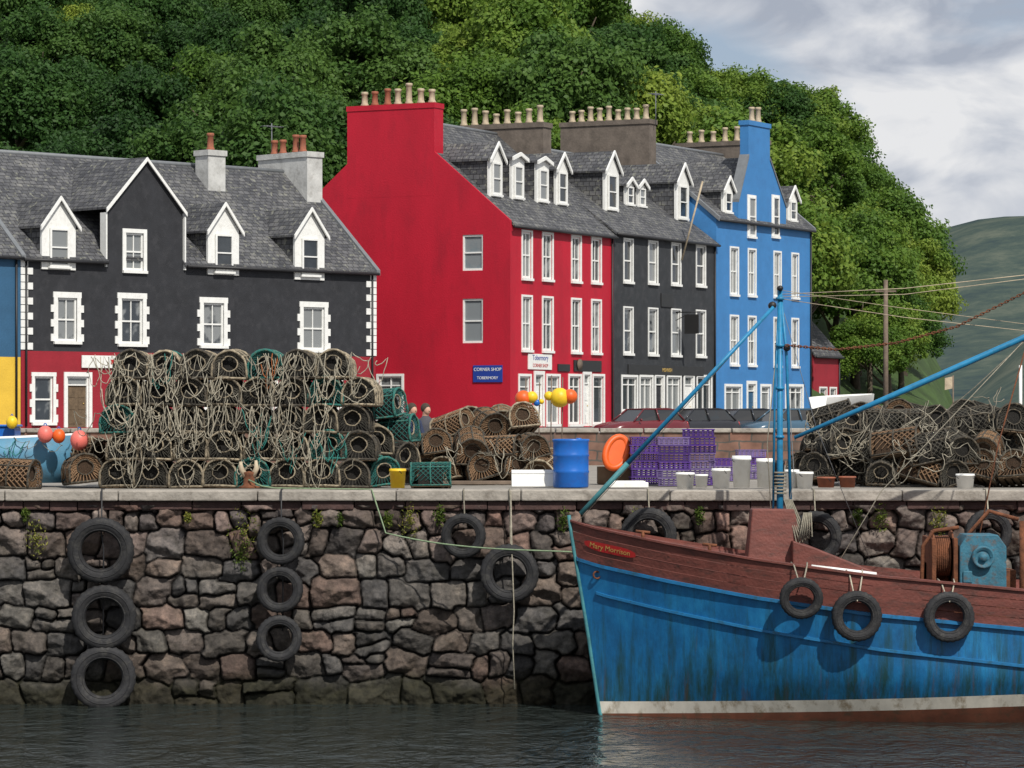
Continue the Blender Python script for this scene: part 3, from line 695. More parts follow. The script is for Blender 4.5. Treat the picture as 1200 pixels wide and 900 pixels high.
D=House(ex+.02,ey+.03,61,12.6,10.5,11.15,15.4,'tall blue four-storey house with chimney gable and white windows')
for i,(a,c) in enumerate([(856,864.5),(877,885),(907,914.5),(928,935)]):
    dy=(a-856)*.10
    D.winpx(a,c,291+dy,345+dy*.5,surw=.10,style='sash4'); D.winpx(a,c,371+dy*.5,427+dy*.3,surw=.10,style='sash4')
for a,c in ((850,868),(892,902),(921,940)): D.winpx(a,c,453,484,surw=.14,style='shop')
u0,zt=D.fu(876,450); u1,_=D.fu(885,450); D.door(u0,u1,.05,zt,'navyw')
for a,c in ((876.5,884.5),(905,912)): D.winpx(a,c,231,277,surw=.12,style='sash',hole=False)
b0,_=D.fu(865,262); b1,_=D.fu(921,262); c0,_=D.fu(877,190); c1,_=D.fu(902,190); _,zc=D.fu(889,186); _,zct=D.fu(889,143)
D.shell('blue',skew='lead')
mb=MB(); mb.prism([(b0,-.004,D.ze-.3),(b1,-.004,D.ze-.3),(b1,-.004,D.ze+1.0),(c1,-.004,zc),(c0,-.004,zc),(b0,-.004,D.ze+1.0)],(0,.5,0))
mk(mb,'chimney_gable',[M['blue']],D.e)
for a,b_ in(((b0,D.ze+1.0),(c0,zc)),((b1,D.ze+1.0),(c1,zc))):
    mb=MB(); mb.prism([(a[0],-.06,a[1]),(b_[0],-.06,b_[1]),(b_[0],-.06,b_[1]+.16),(a[0],-.06,a[1]+.16)],(0,.6,0)); mk(mb,'gable_skew',[M['lead']],D.e)
mb=MB()
cm=(c0+c1)/2; zg=zc
rvd=lambda z:(z-D.ze)/D.m
for sg,e in((-1,b0),(1,b1)):
    P=[(e,.3,D.ze+.95),(cm,.3,zg),(cm,rvd(min(zg,D.zr)),min(zg,D.zr)),(e,1.2,D.ze+.95)]; mb.prism(P if sg>0 else P[::-1],(0,0,.1))
mk(mb,'gable_roof',[M['slate']],D.e,uv=True)
D.chimney(c0,c1,-.008,.5,zc-.5,zct,'blue',[((c0*.65+c1*.35),.25),((c0*.35+c1*.65),.25)],'cream',.75)
D.chimney(11.8,12.58,2.6,8.2,13,16.3,'brownstone',[(12.2,3.0+i*.75) for i in range(7)],'cream',.8)
for pc in(853,929):
    uc,_=D.fu(pc,250,.35); zb_=D.ze+D.m*.35
    D.dormer(uc,1.25,.35,zb_-.15,zb_+1.35,zb_+2.0,zb_+.15,zb_+1.2,.75)
E=House(PX(953,205),205,61,4.2,6,4.4,7.6,'small red cottage with steep slate roof beside the trees','cottage')
E.win(1,2,1,2.3,surw=.1); E.win(2.6,3.5,1,2.3,surw=.1); E.shell('redband')
def sign(h,u,z,w_,hh,mat,lines,gable=False,proud=.06,name='shop_sign'):
    mb=MB(); mb.box(-w_/2,w_/2,-proud,-.005,-hh/2,hh/2)
    loc=(u,0,z) if not gable else (0,u,z); rot=(0,0,0) if not gable else (0,0,-math.pi/2)
    o=mk(mb,name,[M[mat]],h.e,loc,rot,bev=.008)
    n_=len(lines)
    for i,(s_,tm2,size) in enumerate(lines):
        text(s_,size,M[tm2],o,'lettering',(0,-proud-.006,hh/2-(i+.5)*hh/n_),(math.pi/2,0,0),.004)
    return o
v_,z_=B.gv(572,438); sign(B,v_,z_,1.55,.80,'signblue',[('CORNER SHOP','white',.215),('TOBERMORY','white',.19)],True)
u_,z_=B.fu(632,424); sign(B,u_,z_,2.5,.74,'white',[('Tobermory','signblue',.36),('CORNER SHOP','signred',.24)])
u_,z_=B.fu(688,429); so_=sign(B,u_,z_,3.1,.55,'signblack',[])
mb=MB(); mb.lathe([(.001,0),(.28,0),(.28,.05),(.001,.06)],20,0,Matrix.Translation((-1.0,-.07,.05))@Matrix.Rotation(math.pi/2,4,'X')); mk(mb,'sign_roundel',[M['pole']],so_)
u_,z_=B.fu(660,431); sign(B,u_,z_,1.3,.35,'signblack',[])
u_,z_=C.fu(781,352); sign(C,u_,z_,1.5,.7,'signblack',[])
u_,z_=C.fu(780,434); sign(C,6.4,z_,9.5,.5,'signblack',[('MISHNISH','gold',.28)])
uc,zc_=C.fu(797,305); mb=MB(); mb.tube([(uc,-.1,zc_),(uc+.3,-1.15,zc_+4.1)],.05,8); mk(mb,'flagpole',[M['cream']],C.e)
uc,zc_=C.fu(792,380); mb=MB(); mb.box(-.03,.03,-1.3,-.5,-.5,.5); hs=mk(mb,'hanging_sign',[M['signblack']],C.e,(uc,0,zc_),bev=.01)
mb=MB(); mb.tube([(0,0,.62),(0,-1.4,.62)],.03,6); mb.tube([(0,0,.2),(0,-.9,.62)],.02,6); mk(mb,'bracket',[M['gutter']],hs)
# ---------------------------------------------------------------- trees
def crown(seed,R,H,mat,nc=74,per=400):
    rg=np.random.RandomState(seed)
    C_=[];Rr=[]
    for i in range(nc):
        d=rg.normal(size=3); d/=np.linalg.norm(d); d[2]=abs(d[2])*1.0-.45*rg.rand()
        q=rg.uniform(.5,1.0)**.6
        c=np.array([d[0]*R*.86*q,d[1]*R*.86*q,H*.42+d[2]*H*.52*q]); C_.append(c); Rr.append(rg.uniform(.45,1.5))
    C_=np.array(C_);Rr=np.array(Rr)
    wts=Rr**2/np.sum(Rr**2); ci=rg.choice(nc,size=nc*per,p=wts); n=len(ci)
    d=rg.normal(size=(n,3)); d/=np.linalg.norm(d,axis=1)[:,None]
    sh=rg.uniform(.5,1.18,(n,1)); stx=np.array([1,1,.78])
    wv=1+.22*np.sin(d[:,:1]*7+ci[:,None])*np.cos(d[:,1:2]*6+ci[:,None]*2)
    P=C_[ci]+d*Rr[ci][:,None]*sh*stx*wv
    nr=d+rg.normal(size=(n,3))*.6+np.array([0,-.0,.4]); nr/=np.linalg.norm(nr,axis=1)[:,None]
    a=np.cross(nr,rg.normal(size=(n,3))); a/=np.linalg.norm(a,axis=1)[:,None]; b_=np.cross(nr,a)
    s_=rg.uniform(.075,.155,(n,1))
    V=np.stack([P-a*s_*1.2,P-b_*s_*.8+a*s_*.1,P+a*s_*1.3,P+b_*s_*.8+a*s_*.1],1).reshape(-1,3)
    me=bpy.data.meshes.new('crown'); me.vertices.add(len(V)); me.vertices.foreach_set('co',V.astype(np.float32).ravel())
    me.loops.add(len(V)); me.loops.foreach_set('vertex_index',np.arange(len(V),dtype=np.int32)); me.polygons.add(n); me.polygons.foreach_set('loop_start',np.arange(0,len(V),4,dtype=np.int32))
    me.update(calc_edges=True)
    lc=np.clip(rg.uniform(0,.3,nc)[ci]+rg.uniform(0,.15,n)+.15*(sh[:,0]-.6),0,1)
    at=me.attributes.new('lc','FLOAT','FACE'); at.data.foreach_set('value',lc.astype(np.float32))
    me.materials.append(M[mat]); return me
def trunk(seed,H=8):
    rg=random.Random(seed); mb=MB()
    mb.tube([(0,0,-1.5),(rg.uniform(-.2,.2),0,2),(rg.uniform(-.4,.4),rg.uniform(-.4,.4),5),(0,0,H)],[.42,.32,.22,.08],8)
    for i in range(7):
        a=rg.uniform(0,6.28); z=rg.uniform(2,5.5); l=rg.uniform(2,3.6)
        mb.tube([(0,0,z),(math.cos(a)*l*.5,math.sin(a)*l*.5,z+l*.4),(math.cos(a)*l,math.sin(a)*l,z+l*.9)],[.16,.1,.04],6)
    return mb.mesh('trunk',[M['bark']])
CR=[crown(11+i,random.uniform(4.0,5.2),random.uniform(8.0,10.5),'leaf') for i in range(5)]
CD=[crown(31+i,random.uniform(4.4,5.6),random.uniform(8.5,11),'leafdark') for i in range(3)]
TR=[trunk(i) for i in range(3)]
rt=random.Random(3); k=0
def tree(x,y,z,sc,label='broad leafy green tree on the wooded hillside'):
    global k
    e=put('tree',TR[k%3],None,(x,y,z),(0,0,rt.uniform(0,6.28)),(sc,sc,sc*rt.uniform(.88,1.12)),label=label,category='tree',group='trees on the wooded hill')
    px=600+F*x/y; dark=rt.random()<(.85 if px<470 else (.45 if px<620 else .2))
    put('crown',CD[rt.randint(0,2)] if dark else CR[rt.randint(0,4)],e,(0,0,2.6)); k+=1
for d,step in ((197,100),(212,92),(228,90),(245,84),(262,80),(280,74),(297,68)):
    px=-80+rt.uniform(0,60)
    while px<1090:
        dd=d+rt.uniform(-6,6); x=PX(px,dd); sc=rt.uniform(.68,1.28)
        if d>275 and px>700: sc=min(sc,.98)
        lim=1112-5.2*sc*F/dd
        if d<205 and 560<px<905: px+=step; continue
        if px<lim and not(px>930 and d<212): tree(x,dd,hz(x,dd)-.6,sc)
        px+=step*rt.uniform(.7,1.3)
for px,d,sc in ((1018,216,.6),(1040,219,.7),(1055,226,.65),(1060,238,.85),(1045,250,1.0),(1068,262,.8),(1005,228,.95),(978,222,.8)):
    tree(PX(px,d),d,hz(PX(px,d),d)-.5,sc)
for px in (560,610,655,700,742,782,815,846,880,912,940,962):
    d=286+rt.uniform(-4,4); sc=rt.uniform(.85,1.0); x=PX(px,d)
    tree(x,d,min(hz(x,d)+.5,PZ(Sil(px)+rt.uniform(-4,10),d)-12.2*sc),sc)
# ---------------------------------------------------------------- tyres
def tyremesh(w_=.24):
    mb=MB(); h=w_/2
    prof=[(.30,-h*.72),(.285,-h*.5),(.28,0),(.285,h*.5),(.30,h*.72),(.36,h*.98),(.43,h*1.0),(.475,h*.86),(.498,h*.6),(.5,h*.3),(.5,-h*.3),(.498,-h*.6),(.475,-h*.86),(.43,-h),(.36,-h*.98)]
    mb.lathe(prof,56,0,Matrix.Rotation(math.pi/2,4,'X'),close=True,rmod=lambda r,z,i:r-(.014 if (r>.47 and i%2) else 0))
    return mb.mesh('tyre',[M['rubber']])
TY=tyremesh()
mb=MB()
for R in(.315,.40): mb.tube([(R*math.cos(a),-(.118 if R>.35 else .094),R*math.sin(a)) for a in np.linspace(0,2*math.pi,40,endpoint=False)],.010,5,0,closed=True)
BD=mb.mesh('sidewall_ribs',[M['rubber']])
def tyre(px,py,d,dia,label='worn black tyre fender hung on the sea wall',grp='tyre fenders on the sea wall',tilt=0):
    z=PZ(py,d); x=PX(px,d); s_=dia
    o=put('tyre_fender',TY,None,(x,d,z),(random.uniform(-.06,.06)+tilt,random.uniform(0,6),random.uniform(-.16,.16)),(s_,s_*random.uniform(.85,1.1),s_*random.uniform(.95,1.03)),label=label,category='tyre',group=grp)
    put('sidewall',BD,o)
    return o
def cord(name,pts,r,mat,label,cat='rope',n=5):
    mb=MB(); mb.tube(pts,r,n); return mk(mb,name,[M[mat]],label=label,category=cat)
for col in ([(118,645,.97),(122,723,.95),(121,794,.95)],[(329,634,.70),(328,691,.68),(327,748,.69)]):
    for px,py,di in col: tyre(px,py,48.14,di)
    px=col[0][0]; x=PX(px,48.1)
    cord('hanging_chain',[(x,48.5,QZ+.03),(x,48.24,QZ+.04),(x,48.2,PZ(col[0][1],48.1)+.25),(x+.03,48.2,PZ(col[0][1],48.1)),(x+.02,48.2,PZ(col[-1][1],48.1)+.1)],.012,'gutter','dark chain tying tyre fenders to the wall','chain')
for px,py,di in((543,628,.66),(597,672,.86),(760,628,.84),(955,630,.8),(1158,625,.7)):
    tyre(px,py,48.14 ,di); x=PX(px,48.1); zz=PZ(py,48.1)
    cord('fender_rope',[(x,48.6,QZ+.03),(x,48.26,QZ+.03),(x+.02,48.2,zz+di*.3),(x,48.1,zz+di*.26)],.011,'rope','short rope holding a tyre fender on the wall')
x=PX(600,48.1); cord('wall_rope',[(x,48.5,QZ+.03),(x-.02,48.24,QZ),(x,48.05,2.2),(x+.03,48.0,1.4),(x+.01,48.1,.9),(x+.04,48.05,.25)],.010,'rope','pale rope hanging down the stone wall')
# ---------------------------------------------------------------- creels
def Dp(t,w_=.26,h1=.14,h=.42):
    L1=h1; L2=math.pi*.27; Lt=2*L1+L2; q=t*Lt
    if q<L1: return (-w_,q)
    if q>L1+L2: return (w_,Lt-q)
    a=(q-L1)/L2*math.pi; return (-w_*math.cos(a),h1+(h-h1)*math.sin(a))
def creelset(frame,net,fill,seed,ln=.70,nr=.006,fr=.018,fill_y=.62,ring=None):
    rg=random.Random(seed); mb=MB(); hl=ln/2
    def wob(): return rg.uniform(-.006,.006)
    for y in (-hl,0,hl): mb.tube([(Dp(t)[0]+wob(),y+wob(),Dp(t)[1]+.02+wob()) for t in np.linspace(0,1,17)],[fr*rg.uniform(.75,1.3) if y else .014 for _ in range(17)],6)
    for y in(-hl,0,hl): mb.tube([(-.26,y,.02),(0,y,.02+wob()),(.26,y,.02)],fr*.9,6)
    for x in(-.26,.26): mb.tube([(x,-hl,.02),(x,hl,.02)],fr*.85,6)
    for t in(.3,.5,.7): mb.tube([(Dp(t)[0],-hl,Dp(t)[1]+.02),(Dp(t)[0],hl,Dp(t)[1]+.02)],.013,5)
    f=mb.mesh('lobster_creel',[M[frame]])
    mb=MB()
    nd=13
    for i in range(-3,nd+3):
        for sg in(1,-1):
            t0=i/nd; pts=[]
            for q in np.linspace(0,1,9):
                t=t0+sg*q*.62
                if 0<=t<=1: pts.append((Dp(t)[0]*.98,-hl+ln*q,Dp(t)[1]*.98+.02))
            if len(pts)>1: mb.tube(pts,nr,3,cap=False)
    for y in(-hl,hl):
        sy=1 if y<0 else -1; cz=.235
        def inner(t): a=math.pi*1.15-t*math.pi*1.3; return (.125*math.cos(a),y+sy*.05,cz+.115*math.sin(a))
        for t in np.linspace(0,1,19):
            for dt in(-.06,.06):
                i_=inner(t+dt); mb.tube([(Dp(t)[0],y,Dp(t)[1]+.02),i_],nr*.9,3,cap=False)
        for rr in(.3,.62):
            mb.tube([(Dp(t)[0]*(1-rr)+rr*inner(t)[0],y+sy*.05*rr,(Dp(t)[1]+.02)*(1-rr)+rr*inner(t)[2]) for t in np.linspace(0,1,15)],nr*.9,3,cap=False)
        for xx in(-.18,-.12,-.06,0,.06,.12,.18): mb.tube([(xx,y,.02),(xx*.6,y+sy*.05,cz-.1)],nr*.9,3,cap=False)
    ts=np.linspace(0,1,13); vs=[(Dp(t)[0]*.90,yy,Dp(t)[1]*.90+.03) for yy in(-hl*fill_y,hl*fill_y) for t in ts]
    k_=len(ts); mb.add(vs,[(i,i+1,k_+i+1,k_+i) for i in range(k_-1)],1)  # solid inner sheet stops light passing through, so the creel interior reads dark
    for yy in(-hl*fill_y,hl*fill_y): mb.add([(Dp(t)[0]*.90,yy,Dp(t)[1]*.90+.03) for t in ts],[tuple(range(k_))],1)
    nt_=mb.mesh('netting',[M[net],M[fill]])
    mb=MB()
    mb.tube([(.125*math.cos(a)+rg.uniform(-.008,.008),0,.235+.115*math.sin(a)+rg.uniform(-.008,.008)) for a in np.linspace(0,2*math.pi,16,endpoint=False)],.012,5,closed=True)
    er=mb.mesh('entrance_ring',[M[ring or frame]])
    mb=MB()
    for i in range(5): xx=-.22+i*.11; mb.box(xx-.035,xx+.035,-hl,hl,-.005,.012)
    mb.box(-.20,.20,-.09,.09,.03,.13); mb.box(-.24,.24,-.3,-.26,-.004,.013); mb.box(-.24,.24,.26,.3,-.004,.013)
    bs=mb.mesh('base_slats',[M['wood']])
    return f,nt_,er,bs
CS={'tan':creelset('frametan','netblk','shadefill',1),'dark':creelset('framedk','netblk','shadefill',2,ring='frametan'),'teal':creelset('frametea','nettea','shadefill',3,ring='frametan'),'brown':creelset('framedk','nettan','shadefillbr',4,nr=.009,fr=.017,fill_y=.8),'brown2':creelset('frametan','nettan','shadefillbr',5,nr=.009,fr=.018,fill_y=.8),'tealopen':creelset('frametea','nettea','shadefill',6,fr=.015),'allblack':creelset('framedk','netblk','shadefill',7,nr=.008,fr=.016,fill_y=.8)}
def creel(kind,x,y,z,rot,sc=1,label=None,group=None):
    f,n_,er,b_=CS[kind]
    o=put('lobster_creel',f,None,(x,y,z),rot,(sc,sc,sc),label=label,category='lobster pot',group=group)
    put('netting',n_,o); put('entrance_ring',er,o,(0,-.305,0)); put('entrance_ring',er,o,(0,.305,0)); put('base_slats',b_,o); return o
rc=random.Random(12)
g1='lobster creels in the big stack'; l1={'tan':'rope-wrapped lobster creel with dark netting in tall stack','dark':'dark weathered lobster creel in tall stack','teal':'teal-framed lobster creel in tall stack on quay'}
for dep in range(2):
    for r_ in range(5):
        for c_ in range(8):
            if r_==4 and c_==7: continue
            kd=rc.choices(['tan','dark','teal'],[.6,.24,.16])[0]
            x=-6.0+c_*.515+rc.uniform(-.02,.02)+(.09 if r_%2 else 0)+(.2 if r_==4 else 0); y=50.55+dep*.78+rc.uniform(-.03,.03); z=QZ+.015+r_*.412
            creel(kd,x,y,z,(rc.uniform(-.03,.03),rc.uniform(-.03,.03),rc.uniform(-.08,.08)),rc.uniform(.98,1.02),l1[kd],g1)
for (px,py,d,kd,rz) in ((440,566,50.9,'teal',.5),(462,520,52.2,'teal',1.3),(437,530,51.5,'tan',.2),(455,548,52,'dark',.9),(505,571,50.2,'tealopen',1.57),(98,566,50.6,'brown',.3),(98,545,51.5,'brown2',.9),(15,574,49.8,'brown',1.3),(470,552,53,'tan',.2),(447,490,52.2,'teal',1.2),(478,540,53.4,'brown',1.0)):
    x=PX(px,d); z=max(QZ+.015,PZ(py,d)); creel(kd,x,d,z,(rc.uniform(-.12,.12),rc.uniform(-.12,.12),rz),.85 if kd=='tealopen' else 1,'loose netted lobster creel beside the big stack','loose creels on the quay')
def pile(pxa,pxb,d,rows,kinds,lab,grp,step=.54,jit=.22,ztaper=.3,rh=.36):
    x0,x1=PX(pxa,d),PX(pxb,d)
    for r_ in range(rows):
        a=x0+r_*ztaper*rc.uniform(.5,1); b_=x1-r_*ztaper*rc.uniform(.5,1); x=a
        while x<b_:
            big=rc.random()<.3
            rot=(rc.uniform(-jit,jit),rc.uniform(-jit,jit),rc.uniform(-.5,.5) if not big else rc.uniform(1,2))
            creel(rc.choice(kinds),x,d+rc.uniform(-.15,.15),QZ+.05+r_*rh+rc.uniform(0,.05),rot,rc.uniform(.86,1.04),lab,grp)
            x+=step*rc.uniform(.85,1.15)
lb='brown netted lobster creel in a tumbled heap'; gb='brown creels heaped on the quay'
pile(492,650,53.2,2,['brown','brown2','brown'],lb,gb,jit=.35); pile(500,650,54.2,3,['brown','brown2'],lb,gb,rh=.36,jit=.35,ztaper=.35)
pile(545,605,55.2,3,['brown','brown2'],lb,gb,ztaper=.1)
lb='dark netted lobster creel in a long low heap'; gb='dark creels heaped on the quay'
pile(1035,1215,51.2,2,['allblack','dark','allblack','brown'],lb,gb,jit=.3,step=.5); pile(965,1215,52.3,3,['allblack','dark','allblack'],lb,gb,ztaper=.25,jit=.3,step=.5); pile(950,1230,53.6,3,['allblack','brown','allblack'],lb,gb,ztaper=.2,rh=.40,jit=.3)
def bundle(seed,mat,wid,hgt,n,r=.0068):
    rg=random.Random(seed); pts=[]; x=-wid/2
    top=0
    for i in range(n):
        h=hgt*rg.uniform(.15,1); w2=rg.uniform(.08,.36)*rg.choice((1,1,-.7)); y0=rg.uniform(-.05,.03); lean=rg.uniform(-.10,.10)
        nt2=rg.uniform(-.35,.06)
        for q in np.linspace(0,1,13)[:-1]:
            pts.append((x+w2*q+lean*math.sin(q*math.pi)+.012*math.sin(q*17+i),y0-.04*math.sin(q*math.pi)+rg.uniform(-.006,.006),top*(1-q)+nt2*q-h*(math.sin(q*math.pi)**.9)))
        x+=w2; top=nt2
    mb=MB(); mb.tube(pts,r,5); return mb.mesh('draped_rope',[M[mat]])
BU=[bundle(i,'rope',rc.uniform(.3,.8),rc.uniform(.25,.9),rc.randint(2,5)) for i in range(14)]+[bundle(40+i,'ropeteal',.4,.6,4) for i in range(2)]+[bundle(50,'ropeor',.3,.5,3)]
for i in range(95):
    kx=rc.uniform(-6.1,-2.45); zz=QZ+rc.choice([.45,.85,.85,1.25,1.25,1.65,1.65,2.0,2.05]); kb=rc.choices(range(17),[3]*14+[2,2,.6])[0]
    hh=zz-QZ
    put('draped_rope',BU[kb],None,(kx,50.12+rc.uniform(-.03,.05),zz),(0,0,rc.uniform(-.3,.3)),(rc.choice((-1,1))*rc.uniform(.8,1.1),1,min(1.1,hh/1.15)),label='pale rope looped over stacked lobster creels' if kb<14 else 'coloured rope looped over stacked lobster creels',category='rope',group='ropes draped over the creels')
for i in range(34):
    kx=rc.uniform(PX(955,52),PX(1210,52)); zz=QZ+rc.uniform(.45,1.15); yy=51.0 if kx>6 and zz<QZ+.85 else 52.1
    put('draped_rope',BU[rc.randint(0,13)],None,(kx,yy-.38,zz),(rc.uniform(-.2,.1),rc.uniform(-1.2,1.2),rc.uniform(-.3,.3)),(1,1,min(.9,(zz-QZ)/1.2)),label='pale rope looped over dark creels',category='rope',group='ropes draped over the creels')
for i in range(5):
    kx=rc.uniform(PX(510,53),PX(640,53)); zz=QZ+rc.uniform(.45,.8)
    put('draped_rope',BU[rc.randint(0,13)],None,(kx,52.75,zz),(0,rc.uniform(-.6,.6),0),(.9,1,.55),label='pale rope looped over brown creels',category='rope',group='ropes draped over the creels')
# ---------------------------------------------------------------- quay objects
mb=MB(); r=.27; h=.74
mb.lathe([(.001,0),(r*.96,0),(r,.02),(r,.22),(r+.012,.24),(r,.26),(r,.47),(r+.012,.49),(r,.51),(r,h-.05),(r+.012,h-.03),(r+.012,h),(r-.02,h),(r-.02,h-.03),(.001,h-.03)],32)
o=mk(mb,'barrel',[M['bluebar']],loc=(PX(669,50.4),50.4,QZ+.012),label='blue plastic drum standing on the quay edge',category='barrel')
mb=MB(); mb.cyl((.12,0,h-.03),(.12,0,h+.015),.04); mk(mb,'bung',[M['bluebar']],o)
def bucket(px,py,dia,h,mat,label,d=None):
    d=d or min(60,(CZ-QZ)*F/(py-HY)); d=max(49.2,d)
    mb=MB(); r=dia/2; mb.lathe([(.001,0),(r*.84,0),(r*.97,h*.86),(r*1.04,h*.865),(r*1.04,h*.93),(r,h*.94),(r,h),(r*.95,h),(r*.82,.02),(.001,.02)],24)
    o=mk(mb,'bucket',[M[mat]],loc=(PX(px,d),d,QZ+.022),rot=(0,0,random.uniform(0,3)),label=label,category='bucket',group='buckets and tubs on the quay')
    mb=MB(); mb.tube([(r*1.04*math.cos(a),-r*.35*math.sin(a)-.04,h*.9-.5*r*math.sin(a)) for a in np.linspace(0,math.pi,12)],.005,5); mk(mb,'handle',[M['gutter']],o)
bucket(466,574,.25,.29,'yelpl','yellow plastic bucket on the quay edge',49.6)
for px,py,di,h in((803,575,.28,.24),(845,575,.28,.30),(869,573,.29,.48),(897,573,.28,.44),(943,576,.26,.25),(1131,576,.28,.22),(822,573,.20,.20),(928,574,.22,.28)): bucket(px,py,di,h,'whpl','white plastic tub standing on the quay')
bucket(968,573,.28,.16,'terra','low terracotta coloured tub on the quay'); bucket(993,573,.26,.17,'terra','low terracotta coloured tub on the quay')
bucket(912,572,.2,.4,'gutter','black tub among the white tubs')
def crate(mat):
    L_,W_,H_=.46,.36,.125; mb=MB()
    for z in(.0,.036,.072):
        for s_ in(-1,1):
            mb.box(-L_/2,L_/2,s_*W_/2-.008,s_*W_/2+.008,z,z+.019); mb.box(s_*L_/2-.008,s_*L_/2+.008,-W_/2+.009,W_/2-.009,z,z+.019)
    for s_ in(-1,1):
        for xx in np.linspace(-L_/2,L_/2,7): mb.box(xx-.012,xx+.012,s_*(W_/2+.009)-.006,s_*(W_/2+.009)+.006,0,H_)
    mb.box(-L_/2+.01,L_/2-.01,-W_/2+.01,W_/2-.01,.003,.012)
    me=mb.mesh('fish_crate',[M[mat]])
    mb=MB(); 
    for s_ in(-1,1): mb.box(-L_/2-.02,L_/2+.02,s_*(W_/2+.012)-.014,s_*(W_/2+.012)+.014,H_-.018,H_)
    for s_ in(-1,1): mb.box(s_*(L_/2+.012)-.014,s_*(L_/2+.012)+.014,-W_/2,W_/2,H_-.017,H_-.001)
    return me,mb.mesh('rim',[M[mat]])
CM=[crate('purple'),crate('lilac')]
for px,d,n_,lil in((756,52.8,6,.1),(789,51.8,6,.3),(819,52.4,7,.45),(852,56,3,.5),(880,58,4,.7)):
    for i in range(n_):
        cm_=CM[1 if rc.random()<lil else 0]
        o=put('fish_crate',cm_[0],None,(PX(px,d)+rc.uniform(-.02,.02),d,QZ+.012+i*.127),(0,0,rc.uniform(-.12,.12)),label='purple slatted plastic fish crate in a stack' if cm_ is CM[0] else 'faded lilac slatted fish crate in a stack',category='crate',group='stacked purple fish crates')
        put('rim',cm_[1],o)
mb=MB(); prof=[(.17*math.cos(a)*(1.0),0,.27*math.sin(a)) for a in np.linspace(0,2*math.pi,24,endpoint=False)]
mb.tube(prof,.055,10,closed=True); mb.prism([(p[0],-.03,p[2]) for p in prof],(0,.06,0))
o=mk(mb,'orange_float',[M['orange']],loc=(PX(722,53),52.9,QZ+.52),rot=(-.25,.45,.2),label='rounded orange plastic float leaning among fishing gear',category='float')
mb=MB(); mb.box(-.3,.3,-.25,.25,0,.28); mk(mb,'gear_box',[M['wood']],loc=(PX(722,53.2),53.3,QZ+.01),bev=.01,label='dark wooden gear box on the quay',category='box')
mb=MB(); mb.box(-.36,.36,-.02,.02,0,.26); mb.box(-.36,.36,-.03,-.021,.2,.24)
mk(mb,'loose_board',[M['whpl']],loc=(PX(627,50.6),50.6,QZ+.02),rot=(-.15,0,.1),bev=.01,label='flat white board leaning on the quay',category='board')
mb=MB(); mb.box(-.30,.30,-.2,.2,0,.08); mb.box(-.26,.26,-.15,.15,.081,.10)
mk(mb,'fish_box',[M['whpl']],loc=(PX(735,50.4),50.4,QZ+.015),rot=(0,0,.1),bev=.015,label='shallow white fish box on the quay edge',category='box')
mb=MB(); mb.box(-.9,.9,-.03,.03,0,.06); mk(mb,'timber_plank',[M['pole']],loc=(PX(560,52.3),52.3,QZ+.02),rot=(0,0,.05),bev=.01,label='weathered timber plank lying before brown creels',category='plank')
mb=MB(); mb.lathe([(.001,0),(.16,0),(.16,.03),(.09,.05),(.075,.2),(.09,.24),(.001,.26)],20); 
bo=mk(mb,'mooring_bollard',[M['rust']],loc=(PX(292,49.4),49.4,QZ+.02),label='rusty twin-horned mooring bollard on the quay edge',category='bollard')
for pts in ([(-.05,0,.18),(-.12,0,.30),(-.13,0,.40)],[(.05,0,.18),(.11,0,.30),(.10,0,.42)]):
    mb=MB(); mb.tube(pts,[.045,.04,.02],10); mk(mb,'horn',[M['cream']],bo)
a=Vector((PX(292,49.4),49.3,QZ+.15)); b_=Vector((PX(672,46.9),46.7,2.3)); pts=[]
for q in np.linspace(0,1,24):
    p=a.lerp(b_,q); p.z-=.38*math.sin(q*math.pi)**1.0*(1-.25*q); 
    if p.y>48.2: p.z=max(p.z,QZ+.03)
    pts.append(p)
cord('mooring_line',pts,.012,'ropegreen','pale green mooring line from bollard to boat bow')
mb=MB(); n=16; rows=[]
for i in range(n):
    t=i/(n-1); x=-1.7+2.75*t; bw=.60*(1-max(0,(t-.6)/.4)**2.2); sh=.70+.08*t*t
    rows.append([(x,-bw*1.0,sh),(x,-bw*.97,sh*.5),(x,-bw*.75,.06),(x,0,.02+.1*t**4),(x,bw*.75,.06),(x,bw*.97,sh*.5),(x,bw,sh)])
vs=[v for r_ in rows for v in r_]; mb.add(vs,[(i*7+j,(i+1)*7+j,(i+1)*7+j+1,i*7+j+1) for i in range(n-1) for j in range(6)],0,True); mb.add(rows[0],[tuple(range(7))])
o=mk(mb,'dinghy',[M['paleblue']],loc=(PX(10,51.2),51.5,QZ+.03),label='small pale blue boxy dinghy loaded with gear on quay',category='boat'); o.modifiers.new('s','SOLIDIFY').thickness=.03
mb=MB(); mb.tube([r_[0] for r_ in rows]+[r_[6] for r_ in rows[::-1]],.03,6); mk(mb,'gunwale',[M['whpl']],o)
mb=MB(); mb.box(-.6,-.35,-.55,.55,.50,.54); mb.box(.1,.3,-.5,.5,.50,.54); mk(mb,'thwart',[M['wood']],o)
mb=MB(); mb.box(-.4,.1,-.35,.3,.55,.90); mb.box(-.43,.13,-.38,.33,.90,.94); mk(mb,'stowage_box',[M['bluebar']],o,bev=.03)
put('draped_rope',BU[3],None,(PX(30,50.9),50.85,QZ+.78),(0,0,0),(1,1,.5),label='pale rope hanging over the dinghy side',category='rope')
put('draped_rope',BU[14],None,(PX(8,50.9),50.85,QZ+.78),(0,0,0),(1,1,.5),label='teal rope hanging over the dinghy side',category='rope')
